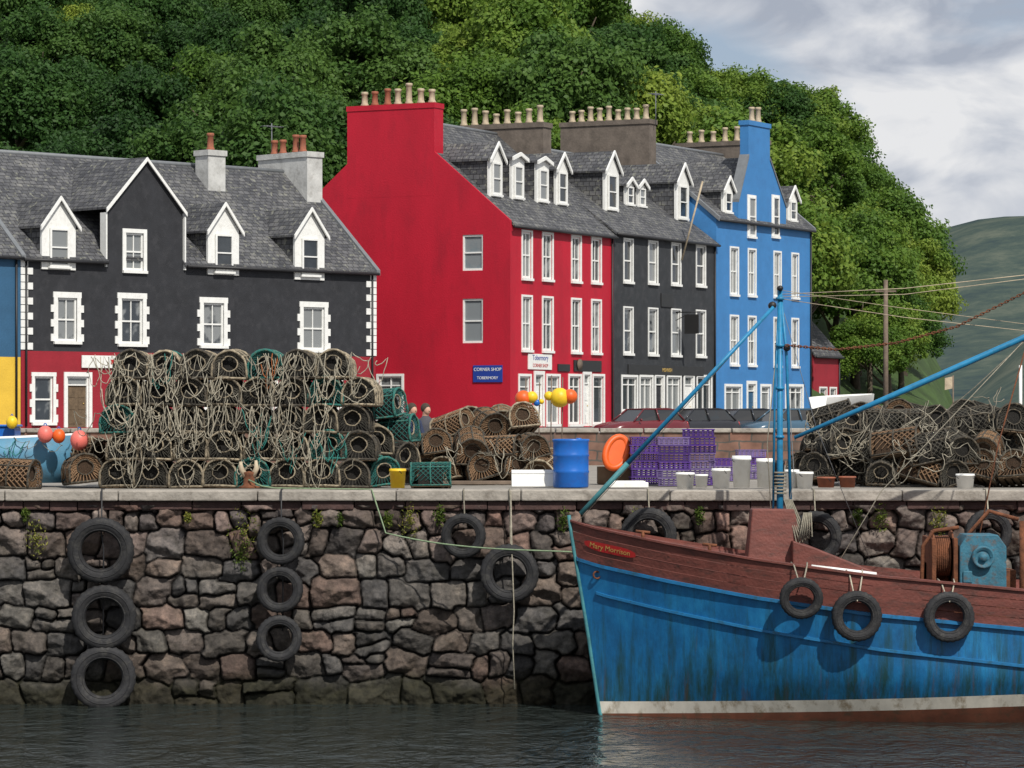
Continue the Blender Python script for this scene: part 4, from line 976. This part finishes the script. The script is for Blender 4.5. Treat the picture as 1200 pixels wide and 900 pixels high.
def buoy(px,py,d,r,mat,label,cat='buoy'):
    mb=MB(); mb.sphere((0,0,0),r,0,20,14,(1,1,1.12)); o=mk(mb,'mooring_buoy',[M[mat]],loc=(PX(px,d),d,PZ(py,d)),label=label,category=cat,group='round buoys on the quay')
    mb=MB(); mb.tube([(r*.16*math.cos(a),0,r*1.2+r*.2*math.sin(a)) for a in np.linspace(0,2*math.pi,12,endpoint=False)],r*.07,5,closed=True); mk(mb,'eye',[M['bluebar']],o); return o
buoy(53,509,50.8,.12,'pink','pink inflatable buoy resting beside the blue dinghy'); buoy(69,511,50.8,.10,'orange','small orange buoy resting beside the blue dinghy'); buoy(93,516,50.7,.14,'pink','faded pink buoy resting on creels')
buoy(14,495,51.0,.09,'yelpl','yellow buoy on the blue dinghy')
for px,py,cl,rr in((615,467,('orange','yelpl'),.14),(658,466,('yelpl','orange'),.17),(645,464,('yelpl','yelpl'),.08),(631,472,('bluebar','yelpl'),.06)):
    d=56.5; x=PX(px,d); z=PZ(py,d)
    mb=MB(); mb.tube([(0,0,QZ-z+.01),(0.02,0,.35)],.010,6); o=mk(mb,'marker_float',[M['pole']],loc=(x,d,z),label='cane marker pole with bright orange and yellow floats',category='fishing float',group='marker floats among the creels')
    mb=MB(); mb.sphere((-.03,-.05,0),rr); mk(mb,'float',[M[cl[0]]],o)
    mb=MB(); mb.sphere((rr*.85,-.06,.02),rr*.75); mk(mb,'float',[M[cl[1]]],o)
def person(x,y,z,top,lab):
    me=bpy.data.meshes.new('person')
    J=[(0,0,.48),(0,.02,.75),(0,.03,1.0),(0,.02,1.1),(0,-.01,1.19),(0,-.02,1.30), (.17,.02,.98),(.24,-.02,.74),(.16,-.25,.62),(.12,-.33,.60),(-.17,.02,.98),(-.24,-.02,.74),(-.14,-.24,.64),(-.1,-.32,.62),(.10,0,.47),(.13,-.42,.50),(.13,-.45,.08),(.13,-.58,.03),(-.10,0,.47),(-.13,-.42,.5),(-.13,-.42,.08),(-.13,-.56,.03)]
    Rr=[.15,.14,.15,.055,.085,.08,.06,.045,.035,.03,.06,.045,.035,.03,.09,.06,.045,.03,.09,.06,.045,.03]
    Ed=[(0,1),(1,2),(2,3),(3,4),(4,5),(2,6),(6,7),(7,8),(8,9),(2,10),(10,11),(11,12),(12,13),(0,14),(14,15),(15,16),(16,17),(0,18),(18,19),(19,20),(20,21)]
    me.from_pydata(J,Ed,[]); me.materials.append(M['skin'])
    o=put('person',me,None,(x,y,z),(0,0,.7),label=lab,category='person'); md=o.modifiers.new('skin','SKIN')
    for i,r in enumerate(Rr): me.skin_vertices[0].data[i].radius=(r,r)
    me.skin_vertices[0].data[0].use_root=True
    o.modifiers.new('sub','SUBSURF').levels=1; o.modifiers['sub'].render_levels=2
    mb=MB(); mb.lathe([(.10,.42),(.20,.46),(.185,.7),(.20,.9),(.19,1.02),(.10,1.09),(.07,1.12)],20,0,Matrix.Diagonal((1.05,.8,1,1)))
    mb.tube([(.17,.02,1.0),(.245,-.02,.76),(.17,-.22,.63)],[.075,.06,.05],10); mb.tube([(-.17,.02,1.0),(-.245,-.02,.76),(-.15,-.22,.65)],[.075,.06,.05],10); mk(mb,'jacket',[M[top]],o)
    mb=MB(); 
    for s_ in(-1,1): mb.tube([(s_*.1,.02,.48),(s_*.13,-.42,.51),(s_*.13,-.44,.12)],[.11,.085,.06],10)
    mk(mb,'trousers',[M['navy']],o)
    mb=MB(); mb.sphere((0,.012,1.29),.106,0,14,10,(1,1.05,1.05)); mk(mb,'hair',[M['hair']],o)
    mb=MB(); mb.sphere((0,-.045,1.24),.078,0,14,10,(1,1,1.25)); mb.sphere((0,-.125,1.235),.018); mk(mb,'face',[M['skin']],o)
    mb=MB(); mb.box(-.22,.22,-.2,.25,0,.36); mk(mb,'seat_box',[M['whpl']],loc=(x,y+.0,z),bev=.02,label='upturned box used as a seat on the quay',category='box')
person(PX(483,71),71,QZ+.0,'navy','seated person in navy jacket behind the creels'); person(PX(499,72),72,QZ+.0,'greycl','seated person in dark jacket beside companion')
# ---------------------------------------------------------------- cars
def car(x,y,ang,colr,label,nm):
    m=pmat('car_paint_'+nm,colr,.25,.05,2,spec=.6)
    e=put('parked_car',None,None,(x,y,GZ+.004),(0,0,ang),label=label,category='car',group='cars parked along the street')
    mb=MB()
    secs=[(-2.08,.62,.34,.62),(-1.98,.80,.26,.74),(-1.5,.86,.22,.86),(-.9,.87,.22,.93),(.2,.88,.22,.96),(1.3,.87,.22,.98),(1.85,.82,.26,.94),(2.05,.70,.34,.80)]
    vs=[]
    for (xx,hw,zb_,zt) in secs: vs+=[(xx,-hw*.9,zb_),(xx,-hw,zb_+.2),(xx,-hw,zt-.15),(xx,-hw*.88,zt),(xx,hw*.88,zt),(xx,hw,zt-.15),(xx,hw,zb_+.2),(xx,hw*.9,zb_)]
    n=8;fs=[(i*n+j,(i+1)*n+j,(i+1)*n+(j+1)%n,i*n+(j+1)%n) for i in range(len(secs)-1) for j in range(n)]+[tuple(range(n)),tuple(range((len(secs)-1)*n,len(secs)*n))]
    mb.add(vs,fs,0,True); 
    vs=[(-.35,-.60,1.42),(.9,-.60,1.46),(1.35,-.58,1.40),(1.35,.58,1.40),(.9,.60,1.46),(-.35,.60,1.42)]
    mb.prism(vs,(0,0,.035))
    for sy in(-1,1):
        for a,b2 in(((-1.0,.78,.92),(-.35,.60,1.43)),((.35,.80,.95),(.3,.62,1.45)),((1.75,.74,.95),(1.33,.59,1.42))): mb.tube([(a[0],sy*a[1],a[2]),(b2[0],sy*b2[1],b2[2])],.035,6)
    mk(mb,'body',[m],e)
    mb=MB(); vs=[(-1.0,-.76,.90),(-.33,-.58,1.42),(1.33,-.57,1.41),(1.75,-.72,.93),(-1.0,.76,.90),(-.33,.58,1.42),(1.33,.57,1.41),(1.75,.72,.93)]
    mb.add(vs,[(0,1,2,3),(7,6,5,4),(0,4,5,1),(3,2,6,7)]); mk(mb,'windows',[M['carglass']],e)
    for xx in(-1.3,1.25):
        for sy in(-1,1):
            mb=MB(); R=Matrix.Translation((xx,sy*.80,.31))@Matrix.Rotation(math.pi/2,4,'X'); mb.lathe([(.19,-.09),(.30,-.09),(.315,-.05),(.315,.05),(.30,.09),(.19,.09)],20,0,R,close=True); mb.lathe([(.001,-.06),(.19,-.075),(.19,.075),(.001,.06)],10,1,R); mk(mb,'wheel',[M['rubber'],M['chrome']],e)
    for sy in(-1,1):
        mb=MB(); mb.sphere((-1.95,sy*.58,.66),.12,0,10,8,(.5,1.2,.7)); mk(mb,'headlight',[M['hlight']],e)
        mb=MB(); mb.sphere((1.92,sy*.66,.78),.11,0,10,8,(.5,.9,1.3)); mk(mb,'tail_light',[M['tlight']],e)
        mb=MB(); mb.sphere((-.75,sy*.95,.98),.09,0,8,6,(.5,1,.7)); mk(mb,'mirror',[m],e)
    for xx in((-2.10,-2.07,.38),(2.05,2.07,.5)):
        mb=MB(); mb.box(xx[0],xx[1],-.26,.26,xx[2],xx[2]+.12); mk(mb,'number_plate',[M['whpl']],e)
for i,(px,d,an,c,l,nm) in enumerate(((752,141,35,(.12,.015,.02),'dark red hatchback parked in the harbour car park','dark_red'),(812,143,30,(.02,.02,.025),'black car parked in the harbour car park','black'),(866,146,25,(.03,.035,.045),'dark grey car parked in the harbour car park','dark_grey'),(920,145,30,(.05,.10,.15),'teal blue car parked in the harbour car park','teal'),(958,150,32,(.03,.03,.035),'black car parked near the blue house','black2'),(1000,152,20,(.35,.36,.37),'pale grey car parked beyond the blue house','grey'),(1050,156,10,(.02,.03,.08),'navy car parked beside the trees','navy'),(1095,160,15,(.45,.45,.45),'white car parked beyond the creels','white'),(1150,158,5,(.3,.02,.02),'red car parked beyond the creels','red2'))):
    car(PX(px,d),d,math.radians(an),c,l,nm)
mb=MB(); d=172; vs=[];n=12
for i in range(n):
    t_=i/(n-1); b2=1.0*math.sin(math.pi*min(1,.12+t_*.88))**.6; x=-2.6+5.2*t_
    vs+=[(x,-b2,1.0+.3*(1-t_)),(x,-b2*.6,.35),(x,0,.1),(x,b2*.6,.35),(x,b2,1.0+.3*(1-t_))]
mb.add(vs,[(i*5+j,(i+1)*5+j,(i+1)*5+j+1,i*5+j+1) for i in range(n-1) for j in range(4)],0,True)
bt=mk(mb,'small_boat',[M['white']],loc=(PX(992,172),172,GZ+1.1),rot=(0,-.1,.9),label='white open boat on trestles beside the road',category='boat')
mb=MB(); mb.box(-1.4,-1.2,-.7,.7,-1.1,.35); mb.box(1.2,1.4,-.7,.7,-1.2,.35); mk(mb,'trestle',[M['wood']],bt)
d=190; zt=PZ(328,d); mb=MB(); mb.tube([(0,0,-.8),(0,0,zt-RZ)],[.17,.12],10); mb.box(-.6,.6,-.05,.05,zt-RZ-.7,zt-RZ-.6); mk(mb,'utility_pole',[M['pole']],loc=(PX(1038,d),d,RZ),label='wooden utility pole beside the wooded hill',category='pole')
d=100; mb=MB(); mb.tube([(0,0,-.7),(0,0,PZ(428,d)-RZ)],.05,8); fp=mk(mb,'white_pole',[M['white']],loc=(PX(1196,d),d,RZ),label='white pole standing behind the creels',category='pole')
d=140; mb=MB(); mb.tube([(0,0,-.7),(0,0,PZ(440,d)-RZ)],.03,8); fp=mk(mb,'flagpole',[M['pole']],loc=(PX(1117,d),d,RZ),label='thin pole with small pale flag',category='flag')
mb=MB(); mb.quad((0,0,PZ(455,d)-RZ),(-.35,.05,PZ(457,d)-RZ),(-.35,0,PZ(443,d)-RZ),(0,0,PZ(441,d)-RZ)); mk(mb,'flag',[M['cream']],fp)
# ---------------------------------------------------------------- wall plants
def plant(px,py,s_,seed):
    rg=random.Random(seed); mb=MB()
    for i in range(170):
        a=rg.uniform(0,math.pi*2); r=rg.uniform(0,.16)*s_; c=Vector((math.cos(a)*r*1.0,-.02-rg.uniform(0,.12),math.sin(a)*r*1.7-.1*s_))
        u=Vector((rg.uniform(-1,1),rg.uniform(-1,1),rg.uniform(-.6,1))).normalized()*rg.uniform(.015,.04); v=u.cross(Vector((rg.uniform(-1,1),rg.uniform(-1,1),1))).normalized()*.010
        mb.add([c-u,c+v,c+u*1.2,c-v],[(0,1,2,3)])
    me=mb.mesh('wall_plant',[M['leaf2']]); at=me.attributes.new('lc','FLOAT','FACE'); at.data.foreach_set('value',[rg.uniform(.0,.5) for _ in me.polygons])
    put('wall_plant',me,None,(PX(px,48.3),48.38,PZ(py,48.3)),label='tuft of green weeds growing from wall joints',category='plant',group='weeds growing in the sea wall')
for i,(px,py,s_) in enumerate(((285,612,1.5),(283,640,1.0),(42,622,1.1),(480,602,1.0),(372,604,.5),(397,606,.4),(455,605,.5),(660,603,.7),(745,600,.5),(1032,600,.8),(1100,602,.9),(30,600,.4),(220,604,.3),(1005,602,.5),(515,600,.6),(820,600,.5))): plant(px,py,s_,i)
# ---------------------------------------------------------------- fishing boat
BX,BY=PX(668,46.7),46.7
bm=put('fishing_boat',None,None,(BX,BY,0),label='weathered blue wooden fishing boat moored at the stone wall',category='boat')
LB=12.5
def zsheer(x): return float(np.interp(x,[0,.3,1.2,2.4,4,6.3,8.5,10.5,12.5],[2.72,2.63,2.45,2.24,2.02,1.80,1.72,1.82,2.05]))
def xstem(z): return float(np.interp(z,[-.9,0,1.2,2.75],[.85,.44,.26,0]))
def hb(t,z,zs):
    w_=1.5*max(0,min(1,(z+.95)/1.6))**.42
    q=max(0,min(1,z/zs)); p=1.7+.9*q; a=min(1,t/(.42-.08*q))
    bow=1-(1-a)**p
    st=1-.25*max(0,(t-.72)/.28)**2
    fl=1+.06*q
    return w_*bow*st*fl
ns=44
T=[(i/ns)**1.35 for i in range(ns+1)]
def levels(t,zs):
    k_=min(1,t*1.9)
    b0=.02+.24*k_; b1=.19+.24*k_
    return [-.9,-.5,b0,b1]+[b1+(zs-.5-b1)*q/7 for q in range(1,8)]+[zs-.25,zs]
rows=[]
for t in T:
    zs=zsheer(t*LB); r_=[]
    for z in levels(t,zs):
        xs_=xstem(z); x=xs_+(LB-xs_)*t; r_.append((x,hb(t,z,zs),z))
    rows.append(r_)
def hullpart(name,a,b_,mat,off=0):
    mb=MB()
    for sy in (-1,1):
        vs=[(p[0],sy*(p[1]+off),p[2]) for r_ in rows for p in r_[a:b_+1]]; w_=b_-a+1
        mb.add(vs,[(i*w_+j,(i+1)*w_+j,(i+1)*w_+j+1,i*w_+j+1) if sy<0 else (i*w_+j,i*w_+j+1,(i+1)*w_+j+1,(i+1)*w_+j) for i in range(ns) for j in range(w_-1)],0,True)
    lp=rows[-1][a:b_+1]; mb.add([(p[0],-p[1],p[2]) for p in lp]+[(p[0],p[1],p[2]) for p in lp[::-1]],[tuple(range(2*len(lp)))])
    return mk(mb,name,[M[mat]],bm)
hullpart('hull_bottom',0,2,'antifoul'); hullpart('boot_stripe',2,3,'bwhite'); hu=hullpart('hull',3,10,'bblue')
mb=MB(); nb=4
def hp(t,q,off=.0):
    zs=zsheer(t*LB); z=zs-q; xs_=xstem(z); return Vector((xs_+(LB-xs_)*t,-(hb(t,z,zs)+off),z))
for sy in(-1,1):
    for pk in range(nb):
        q0=.5*pk/nb; q1=.5*(pk+1)/nb-.008; off=.006*(1 if pk%2 else 0)
        vs=[]
        for t in T:
            for q,o_ in((q0,off),(q1,off),(q1,-.05),(q0,-.05)):
                p=hp(t,q,o_); 
                if t<.004: p.y=min(p.y,-.0)
                vs.append((p.x,p.y*(-sy) if sy>0 else p.y,p.z))
        mb.add(vs,[(i*4+j,(i+1)*4+j,(i+1)*4+(j+1)%4,i*4+(j+1)%4) for i in range(ns) for j in range(4)],0,False)
mk(mb,'bulwark',[M['bbrown']],bm)
def strake(name,fz,w_,h_,mat,t0=0,off=.0):
    for sy in(-1,1):
        mb=MB(); vs=[];c=0
        for t in T:
            if t<t0: continue
            zs=zsheer(t*LB); z=fz(t,zs); xs_=xstem(z); x=xs_+(LB-xs_)*t; y=hb(t,z,zs)+off
            vs+=[(x,sy*(y+w_),z+h_*.6),(x,sy*(y+w_),z-h_*.6),(x,sy*(y-.03),z-h_),(x,sy*(y-.03),z+h_)]; c+=1
        mb.add(vs,[(i*4+j,(i+1)*4+j,(i+1)*4+(j+1)%4,i*4+(j+1)%4) for i in range(c-1) for j in range(4)]+[(0,1,2,3)],0)
        mk(mb,name,[M[mat]],bm)
strake('rubbing_strake',lambda t,zs:zs-.52,.05,.035,'hullblue2'); strake('rubbing_strake',lambda t,zs:zs-.93-.1*min(1,t*2),.04,.03,'hullblue2',.015)
strake('cap_rail',lambda t,zs:zs+.02,.035,.022,'bbrown',off=.0)
mb=MB(); mb.tube([(xstem(z)-.015,0,z) for z in np.linspace(-.8,2.82,14)],.026,8); mk(mb,'stem_post',[M['teal']],bm)
mb=MB(); dz=-.48
vs=[];
for r_,t in zip(rows,T):
    zs=zsheer(t*LB); y=hb(t,zs+dz,zs)*.98; x=r_[-2][0]; vs+=[(x,-y,zs+dz),(x,y,zs+dz)]
mb.add(vs,[(2*i,2*i+2,2*i+3,2*i+1) for i in range(ns)]); mk(mb,'deck',[M['bbrown']],bm)
def bx(px,d=46.7): return PX(px,d)-BX
def bz(py,d=46.7): return PZ(py,d)
mb=MB(); vs=[]; tn=[.012+.054*i/12 for i in range(13)]
for i,tv in enumerate(tn):
    hw_=.066*(1-.6*abs(i/6-1)**5)
    vs+=[hp(tv,.24-hw_,.022),hp(tv,.24+hw_,.022)]
mb.add(vs,[(2*i,2*i+1,2*i+3,2*i+2) for i in range(12)]); npn=mk(mb,'name_panel',[M['signred']],bm)
me=textmesh('Mary Morrison',.125,M['gold'],.002,.3)
xsv=[v.co.x for v in me.vertices]; xa,xb=min(xsv),max(xsv)
for v in me.vertices:
    tv=.017+.043*(v.co.x-xa)/(xb-xa); p=hp(tv,.24-v.co.y*.85,.030+v.co.z); v.co=p
put('name_lettering',me,npn)
mb=MB(); A0=[(bx(868),-.45,1.45),(bx(958),-.45,1.45),(bx(958),.45,1.45),(bx(868),.45,1.45)]; A1=[(bx(880),-.24,bz(596)),(bx(929),-.24,bz(596)),(bx(929),.24,bz(596)),(bx(880),.24,bz(596))]
mb.add(A0+A1,[(0,1,5,4),(1,2,6,5),(2,3,7,6),(3,0,4,7),(4,5,6,7)]); mk(mb,'mast_casing',[M['bbrown']],bm,bev=.02)
z0=1.45
mb=MB(); mb.prism([(bx(925),-.55,z0),(bx(1075),-.55,z0),(bx(1055),-.55,bz(690)),(bx(1018),-.55,bz(667)),(bx(950),-.55,bz(640)),(bx(925),-.55,bz(632))],(0,1.1,0)); mk(mb,'hatch_coaming',[M['bbrown']],bm,bev=.02)
mb=MB()
for i in range(4): mb.tube([(bx(945),-.62-.05*i,bz(667)+.02*i),(bx(1020),-.60-.05*i,bz(676)+.02*i)],.04,8)
mk(mb,'fender_roll',[M['whpl']],bm)
mb=MB(); mb.tube([(bx(914),0,1.4),(bx(914),0,bz(340))],[.052,.036],12); mb.tube([(bx(906),.0,bz(600)),(bx(908),0,bz(450)),(bx(913),0,bz(352))],.016,8); mb.tube([(bx(926),-.1,bz(600)),(bx(922),0,bz(420)),(bx(915),0,bz(345))],.022,8)
for py in(350,405,455,512,560): mb.cyl((bx(914),0,bz(py)-.02),(bx(914),0,bz(py)+.02),.062,n=12)
ms=mk(mb,'mast',[M['boatblue2']],bm)
for a_,b2,r_ in((905,358,.055),(922,408,.045),(914,338,.04)):
    mb=MB(); mb.cyl((bx(a_),-.08,bz(b2)),(bx(a_),.08,bz(b2)),r_,n=12); mk(mb,'pulley_block',[M['gutter']],ms)
mb=MB(); 
for q in range(6): mb.tube([(bx(918)+.02*q,-.16,bz(585)),(bx(928)+.03*q,-.28,bz(620)),(bx(932)+.04*q,-.4,bz(640)+.03*q),(bx(940)+.02*q,-.3,bz(600))],.012,5)
for q in range(7): mb.tube([(bx(914)+.08*math.cos(a),.08*math.sin(a),bz(578-q*4)) for a in np.linspace(0,2*math.pi,12,endpoint=False)],.014,5,closed=True)
mk(mb,'halyard_coil',[M['rope']],ms)
P0=Vector((bx(906),-.1,bz(360))); P1=Vector((bx(735),-.1,bz(543))); P2=Vector((bx(680),-.1,bz(602)))
mb=MB(); mb.tube([P0,P1],[.026,.034],10,0); mb.tube([P1,P2],[.038,.034],10,1); mk(mb,'derrick_boom',[M['boatblue2'],M['teal']],bm)
mb=MB(); mb.tube([(bx(930),-.1,bz(513)),(bx(1065,46.7),-.1,bz(455)),(bx(1203),-.1,bz(394)),(bx(1300),-.1,bz(352))],[.026,.045,.045,.035],10); mk(mb,'derrick_boom',[M['boatblue2']],bm)
def wire(pts,r=.008,mat='gutter',name='rigging_wire'):
    mb=MB(); mb.tube([(bx(a),yy,bz(b2)) for a,b2,yy in pts],r,5); mk(mb,name,[M[mat]],bm)
wire([(914,345,0),(1060,338,0),(1240,318,0)],.006,'cream'); wire([(914,348,0),(1060,345,0),(1240,322,0)],.005,'cream'); wire([(914,350,0),(1060,372,0),(1240,392,0)],.005,'cream'); wire([(914,340,0),(1050,360,0),(1240,384,.2)],.004,'cream')
wire([(905,362,-.1),(800,480,0),(672,617,0)],.005,'rope')
wire([(1200,400,-.1),(1140,455,-.1),(1080,505,-.1),(1030,540,-.1)],.007,'rope'); wire([(1200,398,-.1),(1130,470,-.3),(1030,575,-.3),(960,690,-.4)],.007,'rope'); wire([(1200,410,-.1),(1170,520,0),(1130,690,-.4)],.011,'rust')
wire([(922,420,0),(930,560,-.1),(905,668,-.3)],.006,'lead'); wire([(914,350,0),(960,500,.5),(1030,660,1.2)],.005,'lead'); wire([(909,420,0),(899,520,0),(905,640,-.1)],.008,'rope')
mb=MB()
cp=[(922,405),(980,410),(1050,402),(1120,383),(1200,343),(1260,310)]
xs_=[c[0] for c in cp]; ys_=[c[1] for c in cp]
nlk=95
for i in range(nlk):
    q=xs_[0]+(xs_[-1]-xs_[0])*i/nlk; q2=q+3; c0_=Vector((bx(q),-.1,bz(np.interp(q,xs_,ys_)))); c1_=Vector((bx(q2),-.1,bz(np.interp(q2,xs_,ys_))))
    dd_=(c1_-c0_).normalized(); sd2=Vector((0,1,0)) if i%2 else dd_.cross(Vector((0,1,0)))
    mb.tube([c0_+dd_*.035*math.cos(a)+sd2*.016*math.sin(a) for a in np.linspace(0,2*math.pi,8,endpoint=False)],.007,4,closed=True)
mk(mb,'chain',[M['rust']],bm)
wx0,wx1=bx(1090,46),bx(1195,46)
mb=MB(); mb.box(wx0,wx0+.06,-.9,.2,1.3,bz(630,46)); mb.box(wx0+.30,wx0+.36,-.9,.2,1.3,bz(630,46)); mb.box(wx0,wx1-.2,-.3,.2,1.3,bz(660,46)); mb.cyl((wx0+.06,-.5,bz(652,46)),(wx0+.30,-.5,bz(652,46)),.24,n=20); mb.cyl((wx0+.03,-.5,bz(652,46)),(wx0+.06,-.5,bz(652,46)),.36,n=24)
mb.cyl((wx0+.30,-.5,bz(652,46)),(wx0+.33,-.5,bz(652,46)),.36,n=24); mb.tube([(wx0-.12,-.7,bz(690,46)),(wx0-.1,-.7,bz(640,46)),(wx0+.05,-.7,bz(622,46)),(wx0+.4,-.7,bz(618,46))],.03,8); mb.box(wx0+.38,wx1-.05,-.7,-.1,1.3,bz(668,46))
wi=mk(mb,'winch',[M['rust']],bm,bev=.01)
mb=MB(); mb.prism([(wx0+.38,-.95,bz(690,46)),(wx1-.22,-.95,bz(690,46)),(wx1-.22,-.95,bz(640,46)),(wx1-.34,-.95,bz(626,46)),(wx0+.48,-.95,bz(626,46)),(wx0+.38,-.95,bz(640,46))],(0,.75,0)); mb.box(wx0+.42,wx0+.55,-.98,-.951,bz(682,46),bz(668,46)); mk(mb,'gearbox',[M['winchblue']],wi,bev=.03)
mb=MB(); c=(bx(1152,45.7),-1.0,bz(653,45.7)); R=Matrix.Translation(c)@Matrix.Rotation(math.pi/2,4,'X'); mb.lathe([(.001,.06),(.05,.06),(.06,.02),(.10,.0),(.125,.05),(.155,.05),(.16,-.1),(.001,-.12)],24,0,R); mk(mb,'drum',[M['winchblue']],wi)
mb=MB()
for i in range(8): mb.tube([(wx0+.08+i*.028,-.5+.27*math.cos(a),bz(652,46)+.27*math.sin(a)) for a in np.linspace(0,2*math.pi,16,endpoint=False)],.016,5,closed=True)
mk(mb,'winch_rope',[M['rust']],wi)
mb=MB(); mb.tube([(bx(1197,46),-.9,1.3),(bx(1197,46),-.9,bz(610,46))],.06,10); mb.tube([(bx(1130,46),-.2,bz(640,46)),(bx(1165,46),-.2,bz(600,46)),(bx(1200,46),-.2,bz(610,46))],.03,8); mk(mb,'gantry',[M['rust']],bm)
for px,py,di in((939,701,.60),(1004,722,.70),(1112,723,.70)):
    d=45.0; o=tyre(px,py,d,di,'black tyre fender hung over the boat side','tyre fenders on the fishing boat',tilt=-.12)
    x=PX(px,d); z=PZ(py,d)
    mb=MB(); mb.tube([(x-.11,45.35,zsheer(x-BX)+.07),(x-.09,45.12,zsheer(x-BX)+.04),(x-.03,45.0,z+di*.36),(x,44.92,z+di*.30),(x+.03,45.0,z+di*.36),(x+.09,45.12,zsheer(x-BX)+.04),(x+.11,45.35,zsheer(x-BX)+.07)],.011,5)
    mk(mb,'fender_rope',[M['rope']],label='pale rope lashing a tyre to the boat rail',category='rope',group='fender ropes on the boat')
for xx in (1.0,1.9): 
    mb=MB(); y=-hb(xx/LB,zsheer(xx),zsheer(xx)); mb.tube([(xx-.1,y+.05,zsheer(xx)+.13),(xx+.1,y+.05,zsheer(xx)+.11)],.02,6); mb.tube([(xx,y+.05,zsheer(xx)),(xx,y+.05,zsheer(xx)+.12)],.025,6); mk(mb,'cleat',[M['rust']],bm)
mb=MB(); p=hp(.02,.66,.01); mb.tube([(p.x+.05*math.cos(a),p.y-.01,p.z+.05*math.sin(a)) for a in np.linspace(0,2*math.pi,14,endpoint=False)],.014,5,closed=True); mk(mb,'hawse_ring',[M['rust']],bm)
